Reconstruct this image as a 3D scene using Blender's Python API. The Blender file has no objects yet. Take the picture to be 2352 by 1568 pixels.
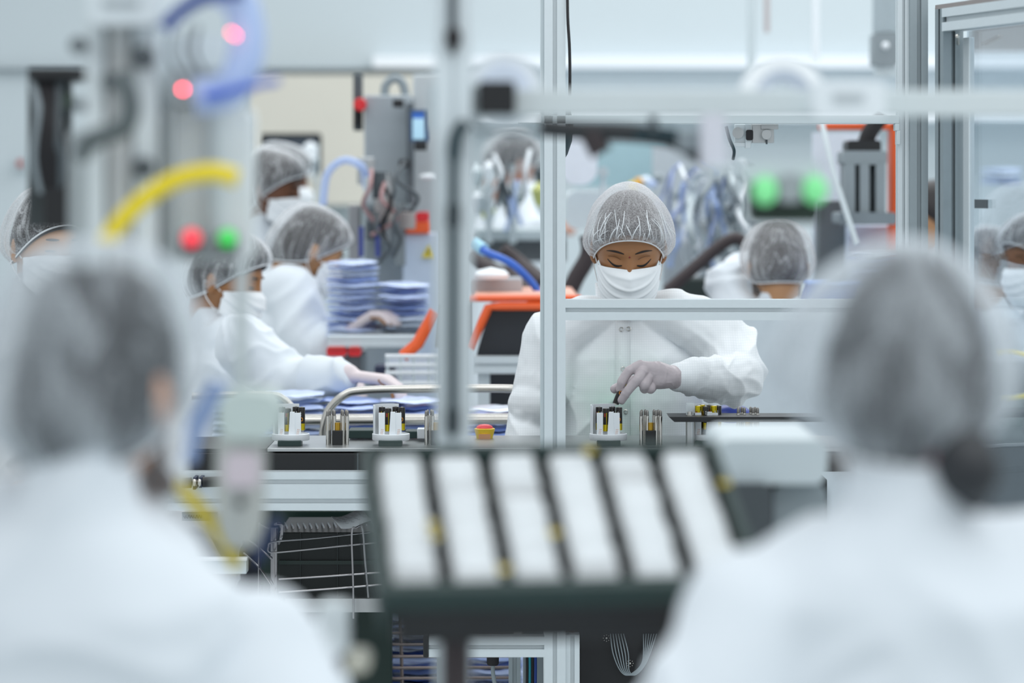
import bpy, math, random
import numpy as np
from mathutils import Vector, Matrix
from mathutils.bvhtree import BVHTree
rnd = random.Random(7)
SC = bpy.context.scene
COL = SC.collection

# ------------------------------------------------------------------ camera
F, CX, HZ, CH = 6860.0, 1176.0, 420.0, 1.6      # focal length in px, principal column, horizon row, eye height
cd = bpy.data.cameras.new('camera'); cam = bpy.data.objects.new('camera', cd); COL.objects.link(cam)
cam.location = (0, 0, CH); cam.rotation_euler = (math.pi / 2, 0, 0)
cd.sensor_width = 36; cd.lens = F / 2352 * 36
cd.shift_y = (HZ - 784) / 2352
cd.clip_start = .1; cd.clip_end = 60
cd.dof.use_dof = True; cd.dof.focus_distance = 6.5; cd.dof.aperture_fstop = 2.0
SC.camera = cam
# ------------------------------------------------------------------ light
w = bpy.data.worlds.new('cleanroom'); SC.world = w; w.use_nodes = True
nt = w.node_tree; nt.nodes.clear()
tc = nt.nodes.new('ShaderNodeTexCoord'); sx = nt.nodes.new('ShaderNodeSeparateXYZ')
rp = nt.nodes.new('ShaderNodeValToRGB'); bg = nt.nodes.new('ShaderNodeBackground'); ow = nt.nodes.new('ShaderNodeOutputWorld')
mr = nt.nodes.new('ShaderNodeMapRange'); mr.inputs[1].default_value = -1; mr.inputs[2].default_value = 1
nt.links.new(tc.outputs['Generated'], sx.inputs[0]); nt.links.new(sx.outputs[2], mr.inputs[0])
nt.links.new(mr.outputs[0], rp.inputs[0]); nt.links.new(rp.outputs[0], bg.inputs[0]); nt.links.new(bg.outputs[0], ow.inputs[0])
rp.color_ramp.elements[0].position = .2; rp.color_ramp.elements[0].color = (.42, .45, .48, 1)
_e = rp.color_ramp.elements.new(.5); _e.color = (.86, .92, .96, 1)
_e = rp.color_ramp.elements[2]; _e.position = .85; _e.color = (1.0, 1.06, 1.10, 1)
bg.inputs[1].default_value = .82
def area(name, loc, sx_, sy_, power, tilt=0):
    l = bpy.data.lights.new(name, 'AREA'); l.shape = 'RECTANGLE'; l.size = sx_; l.size_y = sy_; l.energy = power
    l.color = (.95, .985, 1.0)
    o = bpy.data.objects.new(name, l); o.location = loc; o.rotation_euler = (tilt, 0, 0); COL.objects.link(o)
area('ceiling_lamp_near', (1.6, 2.2, 3.6), 4.5, 1.2, 44)
area('ceiling_lamp_middle', (.6, 5.6, 3.6), 6, 1.2, 48)
area('ceiling_lamp_far', (.5, 9.2, 3.6), 6, 1.4, 62)
area('ceiling_lamp_wall', (1.8, 11.4, 3.9), 5, 1.0, 62)
vs = SC.view_settings
SC.display_settings.display_device = 'sRGB'; vs.view_transform = 'Standard'; vs.look = 'None'; vs.gamma = 1; vs.use_curve_mapping = False
vs.exposure = 0.0
SC.cycles.use_denoising = True; SC.cycles.transparent_max_bounces = 24; SC.cycles.max_bounces = 8
SC.cycles.caustics_reflective = False; SC.cycles.caustics_refractive = False; SC.cycles.sample_clamp_indirect = 6

# ------------------------------------------------------------------ helpers
def P(px, py, d): return Vector(((px - CX) * d / F, d, CH - (py - HZ) * d / F))
def S(n, d): return n * d / F
def lin(h):
    h = h.lstrip('#'); c = [int(h[i:i + 2], 16) / 255 for i in (0, 2, 4)]
    return tuple(x / 12.92 if x <= .04045 else ((x + .055) / 1.055) ** 2.4 for x in c) + (1,)
MATS = {}
def mat(name, hexc='cccccc', rough=.5, metal=0, spec=.5, var=.06, scale=30, bump=0, alpha=1, emit=0, trans=0, sheen=0, coat=0):
    if name in MATS: return MATS[name]
    m = bpy.data.materials.new(name); m.use_nodes = True; n = m.node_tree.nodes; l = m.node_tree.links
    b = n['Principled BSDF']; c = lin(hexc)
    t = n.new('ShaderNodeTexCoord'); no = n.new('ShaderNodeTexNoise'); no.inputs['Scale'].default_value = scale; no.inputs['Detail'].default_value = 4
    l.new(t.outputs['Object'], no.inputs['Vector'])
    mx = n.new('ShaderNodeMix'); mx.data_type = 'RGBA'
    mx.inputs[6].default_value = tuple(x * (1 - var) for x in c[:3]) + (1,)
    mx.inputs[7].default_value = tuple(min(1, x * (1 + var)) for x in c[:3]) + (1,)
    l.new(no.outputs[0], mx.inputs[0]); l.new(mx.outputs[2], b.inputs['Base Color'])
    b.inputs['Roughness'].default_value = rough; b.inputs['Metallic'].default_value = metal
    b.inputs['Specular IOR Level'].default_value = spec; b.inputs['Alpha'].default_value = alpha
    b.inputs['Transmission Weight'].default_value = trans; b.inputs['Sheen Weight'].default_value = sheen; b.inputs['Coat Weight'].default_value = coat
    if emit: b.inputs['Emission Color'].default_value = c; b.inputs['Emission Strength'].default_value = emit
    if bump:
        bm = n.new('ShaderNodeBump'); bm.inputs['Strength'].default_value = bump; bm.inputs['Distance'].default_value = .003
        l.new(no.outputs[0], bm.inputs['Height']); l.new(bm.outputs[0], b.inputs['Normal'])
    MATS[name] = m; return m

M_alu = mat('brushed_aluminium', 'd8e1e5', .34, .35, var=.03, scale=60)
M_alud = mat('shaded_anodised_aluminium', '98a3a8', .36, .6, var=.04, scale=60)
M_steel = mat('polished_steel', 'c9c6c0', .16, 1, var=.03)
M_plate = mat('steel_plate', 'b9bcbd', .3, .8, var=.05)
M_white = mat('white_plastic', 'e9eef2', .4, var=.02)
M_wgrey = mat('pale_grey_paint', 'c6d1d5', .45, var=.03, scale=8)
M_grey = mat('mid_grey_paint', '8d979c', .5, var=.06, scale=10)
M_dgrey = mat('dark_grey_paint', '4d555a', .5, var=.08)
M_black = mat('black_plastic', '15171a', .4, var=.15)
M_rubber = mat('black_rubber', '1f1d20', .7, var=.15)
M_green = mat('dark_green_plastic', '1f3634', .5, var=.12)
M_teal = mat('teal_black_hose', '16323a', .4, var=.1)
M_blue = mat('blue_hose', '2c62c4', .35, var=.08)
M_navy = mat('navy_hose', '1c3f8c', .35, var=.08)
M_lblue = mat('pale_blue_hose', 'bcd2fb', .3, alpha=.6, var=.05)
M_pouch = mat('light_blue_film', 'c4d4f9', .35, var=.12, scale=14, coat=.3)
M_pouchd = mat('blue_film', 'a3b9f2', .3, var=.25, scale=14, coat=.4)
M_pouchw = mat('clear_white_film', 'dbe6f4', .25, var=.06, scale=14, coat=.4)
M_yellow = mat('yellow_hose', 'f0d81e', .4, var=.05)
M_orange = mat('orange_paint', 'f0622a', .4, var=.05)
M_red = mat('red_plastic', 'e02a30', .35, var=.06)
M_beige = mat('beige_panel', 'd6d2c6', .6, var=.03, scale=4)
M_brown = mat('dark_brown_hose', '3c3335', .6, var=.12)
M_glass = mat('smoke_grey_window', '2a2d33', .3, var=.05)
M_led_r = mat('red_led', 'ff3a50', emit=22); M_but_r = mat('red_lit_button', 'f03848', emit=1.2); M_but_g = mat('green_lit_button', '34c04e', emit=1.0)
M_lamp_g = mat('green_lamp', '76cf8b', emit=.42)
M_screen = mat('lit_screen', '9fc4d8', emit=.5); M_screenb = mat('lit_blue_band', '2b5aa8', emit=.5)
M_gold = mat('gold_foil', 'c8b21e', .28, .75, var=.15, scale=300)
M_batt = mat('black_battery_wrap', '16120f', .22, .1, var=.1)
M_cop = mat('red_copper_print', 'a03a20', .35, .2)
M_amber = mat('amber_print', 'e8921e', .4)
M_inkp = mat('orange_print', 'd8a890', .6); M_ink = mat('grey_print', '8a8f94', .6)
M_paper = mat('white_paper', 'e4e7ea', .7, var=.02)
M_clear = mat('clear_acrylic', 'e8f2f4', .08, alpha=.32, var=.02)
M_wallm = mat('pale_wall_paint', 'c6d0d4', .6, var=.015, scale=2)
M_wallt = mat('white_trunking', 'eef3f8', .5, var=.02, scale=2)
M_floor = mat('grey_epoxy_floor', 'cdd4d6', .3, var=.06, scale=3)
M_sand = mat('skin_tan', 'b98a62', .5, var=.06, scale=40); M_skinm = mat('skin_brown', 'a06f47', .45, var=.08, scale=60)
M_skind = mat('skin_dark', '6e4630', .45, var=.08, scale=40); M_skinl = mat('skin_light', 'd2a184', .5, var=.06, scale=40)
M_hair = mat('black_hair', '231f20', .45, var=.3, scale=90)
M_hairg = mat('dark_grey_hair', '22262b', .5, var=.3, scale=90)
M_mask = mat('white_mask_fabric', 'eef2f5', .8, var=.015, scale=120, bump=.05)
M_blk_e = mat('eyelash_black', '0d0a09', .6)
M_brow = mat('eyebrow_black', '241a16', .7)
M_bindi = mat('bindi_maroon', '7a1420', .5)

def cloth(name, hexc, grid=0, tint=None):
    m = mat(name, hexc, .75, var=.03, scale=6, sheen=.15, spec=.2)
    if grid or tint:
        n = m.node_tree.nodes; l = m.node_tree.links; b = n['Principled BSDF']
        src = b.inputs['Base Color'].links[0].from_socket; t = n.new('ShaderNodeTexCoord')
        if tint:      # mint tint fading outward from the lower front, broken by noise
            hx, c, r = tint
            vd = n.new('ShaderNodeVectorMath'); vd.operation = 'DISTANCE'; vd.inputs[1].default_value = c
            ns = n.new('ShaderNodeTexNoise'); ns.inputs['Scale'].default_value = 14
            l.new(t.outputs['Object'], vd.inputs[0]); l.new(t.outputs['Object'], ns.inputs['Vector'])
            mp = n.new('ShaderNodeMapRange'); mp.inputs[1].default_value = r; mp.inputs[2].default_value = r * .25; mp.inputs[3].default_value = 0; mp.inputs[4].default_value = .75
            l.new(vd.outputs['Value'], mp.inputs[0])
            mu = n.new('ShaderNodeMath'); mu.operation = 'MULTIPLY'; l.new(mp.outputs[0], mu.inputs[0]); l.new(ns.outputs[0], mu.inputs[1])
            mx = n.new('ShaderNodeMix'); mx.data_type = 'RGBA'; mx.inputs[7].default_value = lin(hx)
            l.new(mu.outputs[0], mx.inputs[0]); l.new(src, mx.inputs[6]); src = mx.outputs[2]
        if grid:      # woven anti-static grid
            acc = None
            sp = n.new('ShaderNodeSeparateXYZ'); l.new(t.outputs['Object'], sp.inputs[0])
            for ax in (0, 2):
                q = n.new('ShaderNodeMath'); q.operation = 'MULTIPLY'; q.inputs[1].default_value = grid; l.new(sp.outputs[ax], q.inputs[0])
                f = n.new('ShaderNodeMath'); f.operation = 'FRACT'; l.new(q.outputs[0], f.inputs[0])
                g = n.new('ShaderNodeMath'); g.operation = 'LESS_THAN'; g.inputs[1].default_value = .26; l.new(f.outputs[0], g.inputs[0])
                if acc is None: acc = g
                else:
                    a = n.new('ShaderNodeMath'); a.operation = 'MAXIMUM'; l.new(acc.outputs[0], a.inputs[0]); l.new(g.outputs[0], a.inputs[1]); acc = a
            s2 = n.new('ShaderNodeMath'); s2.operation = 'MULTIPLY'; s2.inputs[1].default_value = .11; l.new(acc.outputs[0], s2.inputs[0])
            mx = n.new('ShaderNodeMix'); mx.data_type = 'RGBA'; mx.inputs[7].default_value = lin('8fa3a8')
            l.new(s2.outputs[0], mx.inputs[0]); l.new(src, mx.inputs[6]); src = mx.outputs[2]
        l.new(src, b.inputs['Base Color'])
    return m
M_coat = cloth('white_coat_cloth', 'dfe6ec')
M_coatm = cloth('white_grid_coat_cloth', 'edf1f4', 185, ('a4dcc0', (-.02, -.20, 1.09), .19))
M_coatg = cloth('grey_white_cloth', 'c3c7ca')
M_glove = mat('white_latex_over_skin', 'b8aeb2', .42, var=.12, scale=70, bump=.15)
M_glovep = mat('pink_white_latex', 'ddd0d2', .5, var=.06, scale=40)

def capmat(name, base, dens=.5, crease=.32, wide=0, edge=.45, cs=34):
    """sheer spun-bonded cap fabric: white fibres over holes, denser where the sheet is seen edge-on, bright crease lines"""
    m = bpy.data.materials.new(name); m.use_nodes = True; n = m.node_tree.nodes; l = m.node_tree.links; n.clear()
    o = n.new('ShaderNodeOutputMaterial'); mix = n.new('ShaderNodeMixShader'); tr = n.new('ShaderNodeBsdfTransparent')
    df = n.new('ShaderNodeBsdfDiffuse'); tl = n.new('ShaderNodeBsdfTranslucent'); m2 = n.new('ShaderNodeMixShader'); m2.inputs[0].default_value = .35
    df.inputs[0].default_value = lin(base); tl.inputs[0].default_value = lin(base)
    l.new(df.outputs[0], m2.inputs[1]); l.new(tl.outputs[0], m2.inputs[2])
    t = n.new('ShaderNodeTexCoord')
    n1 = n.new('ShaderNodeTexNoise'); n1.inputs['Scale'].default_value = 380; n1.inputs['Detail'].default_value = 3; l.new(t.outputs['Object'], n1.inputs['Vector'])
    mp = n.new('ShaderNodeMapping'); mp.inputs['Scale'].default_value = (cs, 2.2, 1); l.new(t.outputs['UV'], mp.inputs[0])
    n2 = n.new('ShaderNodeTexNoise'); n2.inputs['Scale'].default_value = 1; n2.inputs['Detail'].default_value = 1.5; n2.inputs['Distortion'].default_value = .7; l.new(mp.outputs[0], n2.inputs['Vector'])
    r2 = n.new('ShaderNodeValToRGB'); e = r2.color_ramp.elements
    e[0].position = .465; e[0].color = (0, 0, 0, 1); e[1].position = .5; e[1].color = (1, 1, 1, 1); q = e.new(.535); q.color = (0, 0, 0, 1)
    l.new(n2.outputs[0], r2.inputs[0])
    lw = n.new('ShaderNodeLayerWeight'); lw.inputs[0].default_value = .5
    pw = n.new('ShaderNodeMath'); pw.operation = 'POWER'; pw.inputs[1].default_value = 2.0; l.new(lw.outputs['Facing'], pw.inputs[0])
    def ma(op, a, b, clamp=False):
        x = n.new('ShaderNodeMath'); x.operation = op; x.use_clamp = clamp
        for i, v in enumerate((a, b)):
            if isinstance(v, (int, float)): x.inputs[i].default_value = v
            else: l.new(v, x.inputs[i])
        return x.outputs[0]
    a = ma('MULTIPLY_ADD', n1.outputs[0], 1.1); a.node.inputs[2].default_value = dens - .55
    a = ma('ADD', a, ma('MULTIPLY', pw.outputs[0], edge)); a = ma('ADD', a, ma('MULTIPLY', r2.outputs[0], crease), True)
    if wide:      # broad doubled-over bands of fabric
        mp3 = n.new('ShaderNodeMapping'); mp3.inputs['Scale'].default_value = (7, 1.6, 1); l.new(t.outputs['UV'], mp3.inputs[0])
        n3 = n.new('ShaderNodeTexNoise'); n3.inputs['Scale'].default_value = 1; n3.inputs['Detail'].default_value = 1; n3.inputs['Distortion'].default_value = 1.2; l.new(mp3.outputs[0], n3.inputs['Vector'])
        r3 = n.new('ShaderNodeMapRange'); r3.inputs[1].default_value = .46; r3.inputs[2].default_value = .66; l.new(n3.outputs[0], r3.inputs[0]); a = ma('ADD', a, ma('MULTIPLY', r3.outputs[0], wide), True)
    l.new(a, mix.inputs[0]); l.new(tr.outputs[0], mix.inputs[1]); l.new(m2.outputs[0], mix.inputs[2]); l.new(mix.outputs[0], o.inputs[0])
    return m
M_cap = capmat('sheer_white_cap', 'f2f5f8', .12, .34, .20, .9, 26)
M_capm = capmat('sheer_white_cap_fine', 'f4f5f8', .31, .20, .10, .7, 30)
M_capf = capmat('sheer_white_cap_bluish', 'e2eaf0', .10, .22, .42, 1.3, 16)
M_capband = mat('white_elastic', 'eef1f4', .8, bump=.2, scale=300)

OFF = {}
class MB:
    def __init__(s): s.v = []; s.f = []; s.uv = None
    def add(s, vs, fs):
        b = len(s.v); s.v += [tuple(p) for p in vs]; s.f += [tuple(i + b for i in q) for q in fs]; return s
    def box(s, c, sz, R=None):
        c = Vector(c); h = [x / 2 for x in sz]; vs = []
        for z in (-1, 1):
            for y in (-1, 1):
                for x in (-1, 1):
                    q = Vector((x * h[0], y * h[1], z * h[2])); vs.append(c + (R @ q if R else q))
        return s.add(vs, [(0, 2, 3, 1), (4, 5, 7, 6), (0, 1, 5, 4), (2, 6, 7, 3), (0, 4, 6, 2), (1, 3, 7, 5)])
    def pbox(s, x0, y0, x1, y1, d, dep):      # front face covers a picture rectangle at distance d, solid behind it
        a = P(x0, y0, d); b = P(x1, y1, d)
        return s.box(((a.x + b.x) / 2, d + dep / 2, (a.z + b.z) / 2), (abs(b.x - a.x), dep, abs(a.z - b.z)))
    def cyl(s, p0, p1, r0, r1=None, n=16):
        r1 = r0 if r1 is None else r1; p0 = Vector(p0); p1 = Vector(p1); A = (p1 - p0).normalized()
        U = A.orthogonal().normalized(); V = A.cross(U); vs = []
        for p, r in ((p0, r0), (p1, r1)):
            vs += [p + (U * math.cos(2 * math.pi * k / n) + V * math.sin(2 * math.pi * k / n)) * r for k in range(n)]
        return s.add(vs, [(k, (k + 1) % n, n + (k + 1) % n, n + k) for k in range(n)] + [tuple(range(n - 1, -1, -1)), tuple(range(n, 2 * n))])
    def tube(s, pts, r, n=10, closed=False, sub=6):
        pts = [Vector(p) for p in pts]
        if sub and len(pts) > 2:      # Catmull-Rom
            o = []; m = len(pts)
            for i in range(m if closed else m - 1):
                g = lambda k: pts[k % m] if closed else pts[max(0, min(m - 1, k))]
                a, b, c, d = g(i - 1), g(i), g(i + 1), g(i + 2)
                for k in range(sub):
                    t = k / sub
                    o.append(.5 * ((2 * b) + (c - a) * t + (2 * a - 5 * b + 4 * c - d) * t * t + (3 * b - a - 3 * c + d) * t ** 3))
            if not closed: o.append(pts[-1])
            pts = o
        m = len(pts); vs = []; U = None
        for i, p in enumerate(pts):
            T = (pts[(i + 1) % m] - pts[i - 1]) if closed else (pts[min(m - 1, i + 1)] - pts[max(0, i - 1)])
            T = T.normalized() if T.length > 1e-9 else Vector((0, 0, 1))
            U = T.orthogonal() if U is None else U - T * U.dot(T)
            U.normalize(); V = T.cross(U); rr = r[i] if isinstance(r, (list, tuple)) else r
            vs += [p + (U * math.cos(2 * math.pi * k / n) + V * math.sin(2 * math.pi * k / n)) * rr for k in range(n)]
        fs = []
        for i in range(m if closed else m - 1):
            j = (i + 1) % m
            fs += [(i * n + k, i * n + (k + 1) % n, j * n + (k + 1) % n, j * n + k) for k in range(n)]
        if not closed: fs += [tuple(range(n - 1, -1, -1)), tuple((m - 1) * n + k for k in range(n))]
        return s.add(vs, fs)
    def lathe(s, prof, base, axis=(0, 0, 1), n=24):
        A = Vector(axis).normalized(); U = A.orthogonal().normalized(); V = A.cross(U); base = Vector(base); vs = []
        for r, z in prof:
            vs += [base + A * z + (U * math.cos(2 * math.pi * k / n) + V * math.sin(2 * math.pi * k / n)) * max(r, 1e-5) for k in range(n)]
        m = len(prof)
        fs = [(i * n + k, i * n + (k + 1) % n, (i + 1) * n + (k + 1) % n, (i + 1) * n + k) for i in range(m - 1) for k in range(n)]
        return s.add(vs, fs + [tuple(range(n - 1, -1, -1)), tuple((m - 1) * n + k for k in range(n))])
    def ell(s, c, r, R=None, nu=20, nv=12):
        c = Vector(c); vs = []
        if isinstance(r, (int, float)): r = (r, r, r)
        def q(x, y, z):
            p = Vector((x * r[0], y * r[1], z * r[2])); return c + (R @ p if R else p)
        vs.append(q(0, 0, 1))
        for i in range(1, nv):
            t = math.pi * i / nv
            vs += [q(math.sin(t) * math.cos(2 * math.pi * k / nu), math.sin(t) * math.sin(2 * math.pi * k / nu), math.cos(t)) for k in range(nu)]
        vs.append(q(0, 0, -1)); e = len(vs) - 1
        fs = [(0, 1 + k, 1 + (k + 1) % nu) for k in range(nu)]
        for i in range(nv - 2):
            a = 1 + i * nu; fs += [(a + k, a + nu + k, a + nu + (k + 1) % nu, a + (k + 1) % nu) for k in range(nu)]
        a = 1 + (nv - 2) * nu; fs += [(a + k, e, a + (k + 1) % nu) for k in range(nu)]
        return s.add(vs, fs)
    def prism(s, poly, o, U, V, W):            # 2-D outline in the U-V plane, pushed along W
        o = Vector(o); U = Vector(U); V = Vector(V); W = Vector(W); n = len(poly)
        vs = [o + U * a + V * b for a, b in poly]; vs += [p + W for p in vs]
        return s.add(vs, [tuple(range(n - 1, -1, -1)), tuple(range(n, 2 * n))] + [(k, (k + 1) % n, n + (k + 1) % n, n + k) for k in range(n)])
    def tslot(s, p0, p1, wd, w, h, nw=1, nh=1, slot=.009, dp=.008):   # slotted aluminium extrusion
        p0 = Vector(p0); p1 = Vector(p1); D = p1 - p0; A = D.normalized(); U = Vector(wd); U = (U - A * U.dot(A)).normalized(); V = A.cross(U)
        def side(L, n):
            pts = [(0, 0)]
            for k in range(n):
                c = L * (k + .5) / n
                pts += [(c - slot / 2, 0), (c - slot / 2, .0022), (c - slot * .85, dp * .45), (c - slot * .85, dp), (c + slot * .85, dp), (c + slot * .85, dp * .45), (c + slot / 2, .0022), (c + slot / 2, 0)]
            return pts
        poly = [(-w / 2 + a, -h / 2 + b) for a, b in side(w, nw)] + [(w / 2 - b, -h / 2 + a) for a, b in side(h, nh)]
        poly += [(w / 2 - a, h / 2 - b) for a, b in side(w, nw)] + [(-w / 2 + b, h / 2 - a) for a, b in side(h, nh)]
        return s.prism(poly, p0, U, V, D)
    def rbox(s, x0, y0, x1, y1, d, dep, r=.01, n=5):   # rounded-corner slab facing the front
        a = P(x0, y1, d); b = P(x1, y0, d); poly = []
        for cx, cz, t0 in ((b.x - r, b.z - r, 0), (a.x + r, b.z - r, 90), (a.x + r, a.z + r, 180), (b.x - r, a.z + r, 270)):
            poly += [(cx + r * math.cos(math.radians(t0 + 90 * k / n)), cz + r * math.sin(math.radians(t0 + 90 * k / n))) for k in range(n + 1)]
        return s.prism(poly, (0, d, 0), (1, 0, 0), (0, 0, 1), (0, dep, 0))
    def mesh(s, name, off):
        me = bpy.data.meshes.new(name); me.from_pydata([(a - off.x, b - off.y, c - off.z) for a, b, c in s.v], [], s.f)
        me.validate(); me.update(); return me
    def build(s, name, m, parent=None, smooth=35, bevel=0, label=None):
        off = OFF[parent.name] if parent else Vector((0, 0, 0))
        me = s.mesh(name, off); fixn(me)
        return link(me, name, m, parent, off, smooth, bevel, label)
    def solo(s, name, label, cat, m, group=None, smooth=35, bevel=0, kind=None):
        a = np.array(s.v); off = Vector(((a[:, 0].min() + a[:, 0].max()) / 2, (a[:, 1].min() + a[:, 1].max()) / 2, a[:, 2].min()))
        me = s.mesh(name, off); fixn(me)
        o = link(me, name, m, None, off, smooth, bevel); o.location = off; return tag(o, label, cat, group, kind)
def fixn(me):
    import bmesh
    b = bmesh.new(); b.from_mesh(me); bmesh.ops.recalc_face_normals(b, faces=b.faces[:]); b.to_mesh(me); b.free()
def link(me, name, m, parent=None, off=Vector((0, 0, 0)), smooth=35, bevel=0, label=None):
    if m: me.materials.append(m)
    if smooth:
        me.polygons.foreach_set('use_smooth', [True] * len(me.polygons))
        if smooth < 180: me.set_sharp_from_angle(angle=math.radians(smooth))
    o = bpy.data.objects.new(name, me); COL.objects.link(o); OFF[o.name] = off
    if parent: o.parent = parent
    if bevel:
        b = o.modifiers.new('bevel', 'BEVEL'); b.width = bevel; b.segments = 2; b.limit_method = 'ANGLE'; b.angle_limit = math.radians(40)
    if label: o['label'] = label
    return o
def tag(o, label, cat, group=None, kind=None):
    if label: o['label'] = label
    if cat: o['category'] = cat
    if group: o['group'] = group
    if kind: o['kind'] = kind
    return o
def thing(name, label, cat, loc, group=None):
    o = bpy.data.objects.new(name, None); o.empty_display_size = .05; COL.objects.link(o); o.location = loc; OFF[o.name] = Vector(loc)
    return tag(o, label, cat, group)
def structure(mb, name, m, smooth=35):
    o = mb.build(name, m, None, smooth); o['kind'] = 'structure'; return o
def copy_tree(o, parent=None):
    c = o.copy(); COL.objects.link(c); OFF[c.name] = OFF[o.name]
    if parent: c.parent = parent
    for ch in list(o.children): copy_tree(ch, c)
    return c
def place(o, loc, label=None, group=None, rz=None):
    o.location = loc
    if label: o['label'] = label
    if group: o['group'] = group
    if rz is not None: o.rotation_euler.z = rz
    return o

# ------------------------------------------------------------------ room
structure(MB().box((0, 7, -.05), (18, 18, .1)), 'floor', M_floor)
structure(MB().box((0, 13.1, 2), (18, .2, 4)), 'wall_back', M_wallm)
zt = P(0, 160, 13).z
structure(MB().box((-3.2, 12.98, zt), (5.2, .04, .012)), 'trim_1', M_grey)
structure(MB().box((3.0, 12.94, zt + .03), (7.2, .12, .05)).box((3.0, 12.9, zt - .19), (7.2, .2, .07)), 'trim_2', M_wallt)
# ------------------------------------------------------------------ people: grown as one skin from tapered limbs, dressed with coat, cap, mask
def vnoise(p, seed=0):
    p = np.asarray(p, float); i = np.floor(p).astype(np.int64); f = p - i; f = f * f * (3 - 2 * f); out = 0
    def h(a):
        n = (a[:, 0] * 374761393 + a[:, 1] * 668265263 + a[:, 2] * 2147483647 + seed * 974711) & 0x7fffffff
        n = ((n ^ (n >> 13)) * 1274126177) & 0x7fffffff
        return ((n ^ (n >> 16)) & 0xffff) / 65535.
    for dx in (0, 1):
        for dy in (0, 1):
            for dz in (0, 1):
                wt = (f[:, 0] if dx else 1 - f[:, 0]) * (f[:, 1] if dy else 1 - f[:, 1]) * (f[:, 2] if dz else 1 - f[:, 2])
                out = out + wt * h(i + np.array([dx, dy, dz]))
    return out
def ridge(p, seed=0): return 1 - np.abs(2 * vnoise(p, seed) - 1)
def folds(amp=.008, fx=9, fz=5, seed=1):
    """cloth folds: creases that run down and across, plus soft billow"""
    def f(co, no):
        q = co.copy(); wq = vnoise(co * 5, seed + 9)[:, None] * .25; q = q + wq
        a = ridge(q * np.array([fx, fx, fz]), seed) ** 3
        b = ridge(np.stack([q[:, 0] + q[:, 2], q[:, 1], q[:, 2] - q[:, 0]], 1) * np.array([fx * .7, fx * .7, fx * 1.3]), seed + 3) ** 4
        return co + no * (amp * (a + .8 * b - .5))[:, None]
    return f
def chain(mb, pts):     # overlapping balls and cones: a tapered limb
    for i, (p, r) in enumerate(pts):
        mb.ell(p, r, nu=18, nv=10)
        if i:
            q, r0 = pts[i - 1]
            if (Vector(p) - Vector(q)).length > 1e-4: mb.cyl(q, p, r0 * .99, r * .99, n=18)
def loft(mb, secs, n=28):   # secs: (centre, half-width vector, half-depth vector)
    vs = []
    for c, U, V in secs:
        vs += [Vector(c) + Vector(U) * math.cos(2 * math.pi * k / n) + Vector(V) * math.sin(2 * math.pi * k / n) for k in range(n)]
    m = len(secs)
    mb.add(vs, [(i * n + k, i * n + (k + 1) % n, (i + 1) * n + (k + 1) % n, (i + 1) * n + k) for i in range(m - 1) for k in range(n)] + [tuple(range(n - 1, -1, -1)), tuple((m - 1) * n + k for k in range(n))])
def grow(mb, voxel, smooth=4, fn=None, name='grown'):
    me = bpy.data.meshes.new('raw'); me.from_pydata(mb.v, [], mb.f); fixn(me)
    o = bpy.data.objects.new('raw', me); COL.objects.link(o)
    r = o.modifiers.new('r', 'REMESH'); r.mode = 'VOXEL'; r.voxel_size = voxel; r.adaptivity = 0
    if smooth: s = o.modifiers.new('s', 'SMOOTH'); s.factor = .5; s.iterations = smooth
    ev = o.evaluated_get(bpy.context.evaluated_depsgraph_get()); out = bpy.data.meshes.new_from_object(ev)
    bpy.data.objects.remove(o); bpy.data.meshes.remove(me); out.name = name
    if fn:
        n = len(out.vertices); co = np.empty(n * 3); no = np.empty(n * 3)
        out.vertices.foreach_get('co', co); out.vertex_normals.foreach_get('vector', no)
        co = fn(co.reshape(-1, 3), no.reshape(-1, 3)); out.vertices.foreach_set('co', co.ravel()); out.update()
    return out
def shift(me, off):
    n = len(me.vertices); co = np.empty(n * 3); me.vertices.foreach_get('co', co)
    co = co.reshape(-1, 3) - np.array(off); me.vertices.foreach_set('co', co.ravel()); me.update(); return me
def put(me, name, m, parent, label=None, smooth=180):
    return link(shift(me, OFF[parent.name]), name, m, parent, OFF[parent.name], smooth, 0, label)

def head_verts(nu=72, nv=54):
    """head in its own frame: face towards -Y, eyes at z=0"""
    mb = MB(); mb.ell((0, 0, 0), 1, nu=nu, nv=nv); d = np.array(mb.v)
    x, y, z = d[:, 0], d[:, 1], d[:, 2]
    X = x * .0745; Y = y * .094; Z = np.where(z > 0, z * .112, z * .118)
    low = np.clip(-Z / .118, 0, 1)
    X = X * (1 - .36 * low ** 1.7); Y = np.where(y > 0, Y * (1 - .42 * low ** 1.2), Y * (1 - .10 * low ** 2))
    X = X * (1 + .05 * np.exp(-((Z - .05) / .04) ** 2))
    fr = np.clip(-y * 1.6, 0, 1) ** .7; g = lambda a, b: np.exp(-(a / b) ** 2)
    ax = np.abs(X); D = np.zeros_like(X)
    D += .0105 * g(ax - .032, .017) * g(Z - .001, .013)                 # sockets
    D -= .0065 * g(ax - .0325, .0125) * g(Z + .004, .009)               # closed lids over the eyes
    D -= .0045 * g(ax - .028, .02) * g(Z - .021, .009)                  # brow ridge
    D -= (.004 + .020 * np.clip((.012 - Z) / .05, 0, 1)) * g(X, .0085 + .008 * np.clip((.0 - Z) / .045, 0, 1)) * np.where(Z > -.046, 1, g(Z + .046, .006)) * (Z < .03)   # nose
    D -= .006 * g(ax - .042, .02) * g(Z + .03, .02)                     # cheek bones
    D -= .007 * g(X, .024) * g(Z + .074, .014) - .004 * g(X, .03) * g(Z + .0735, .003)   # lips
    D -= .006 * g(X, .022) * g(Z + .108, .016)                          # chin
    Y = Y + D * fr
    return np.stack([X, Y, Z], 1), mb.f
HV, HF = head_verts()
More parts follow.
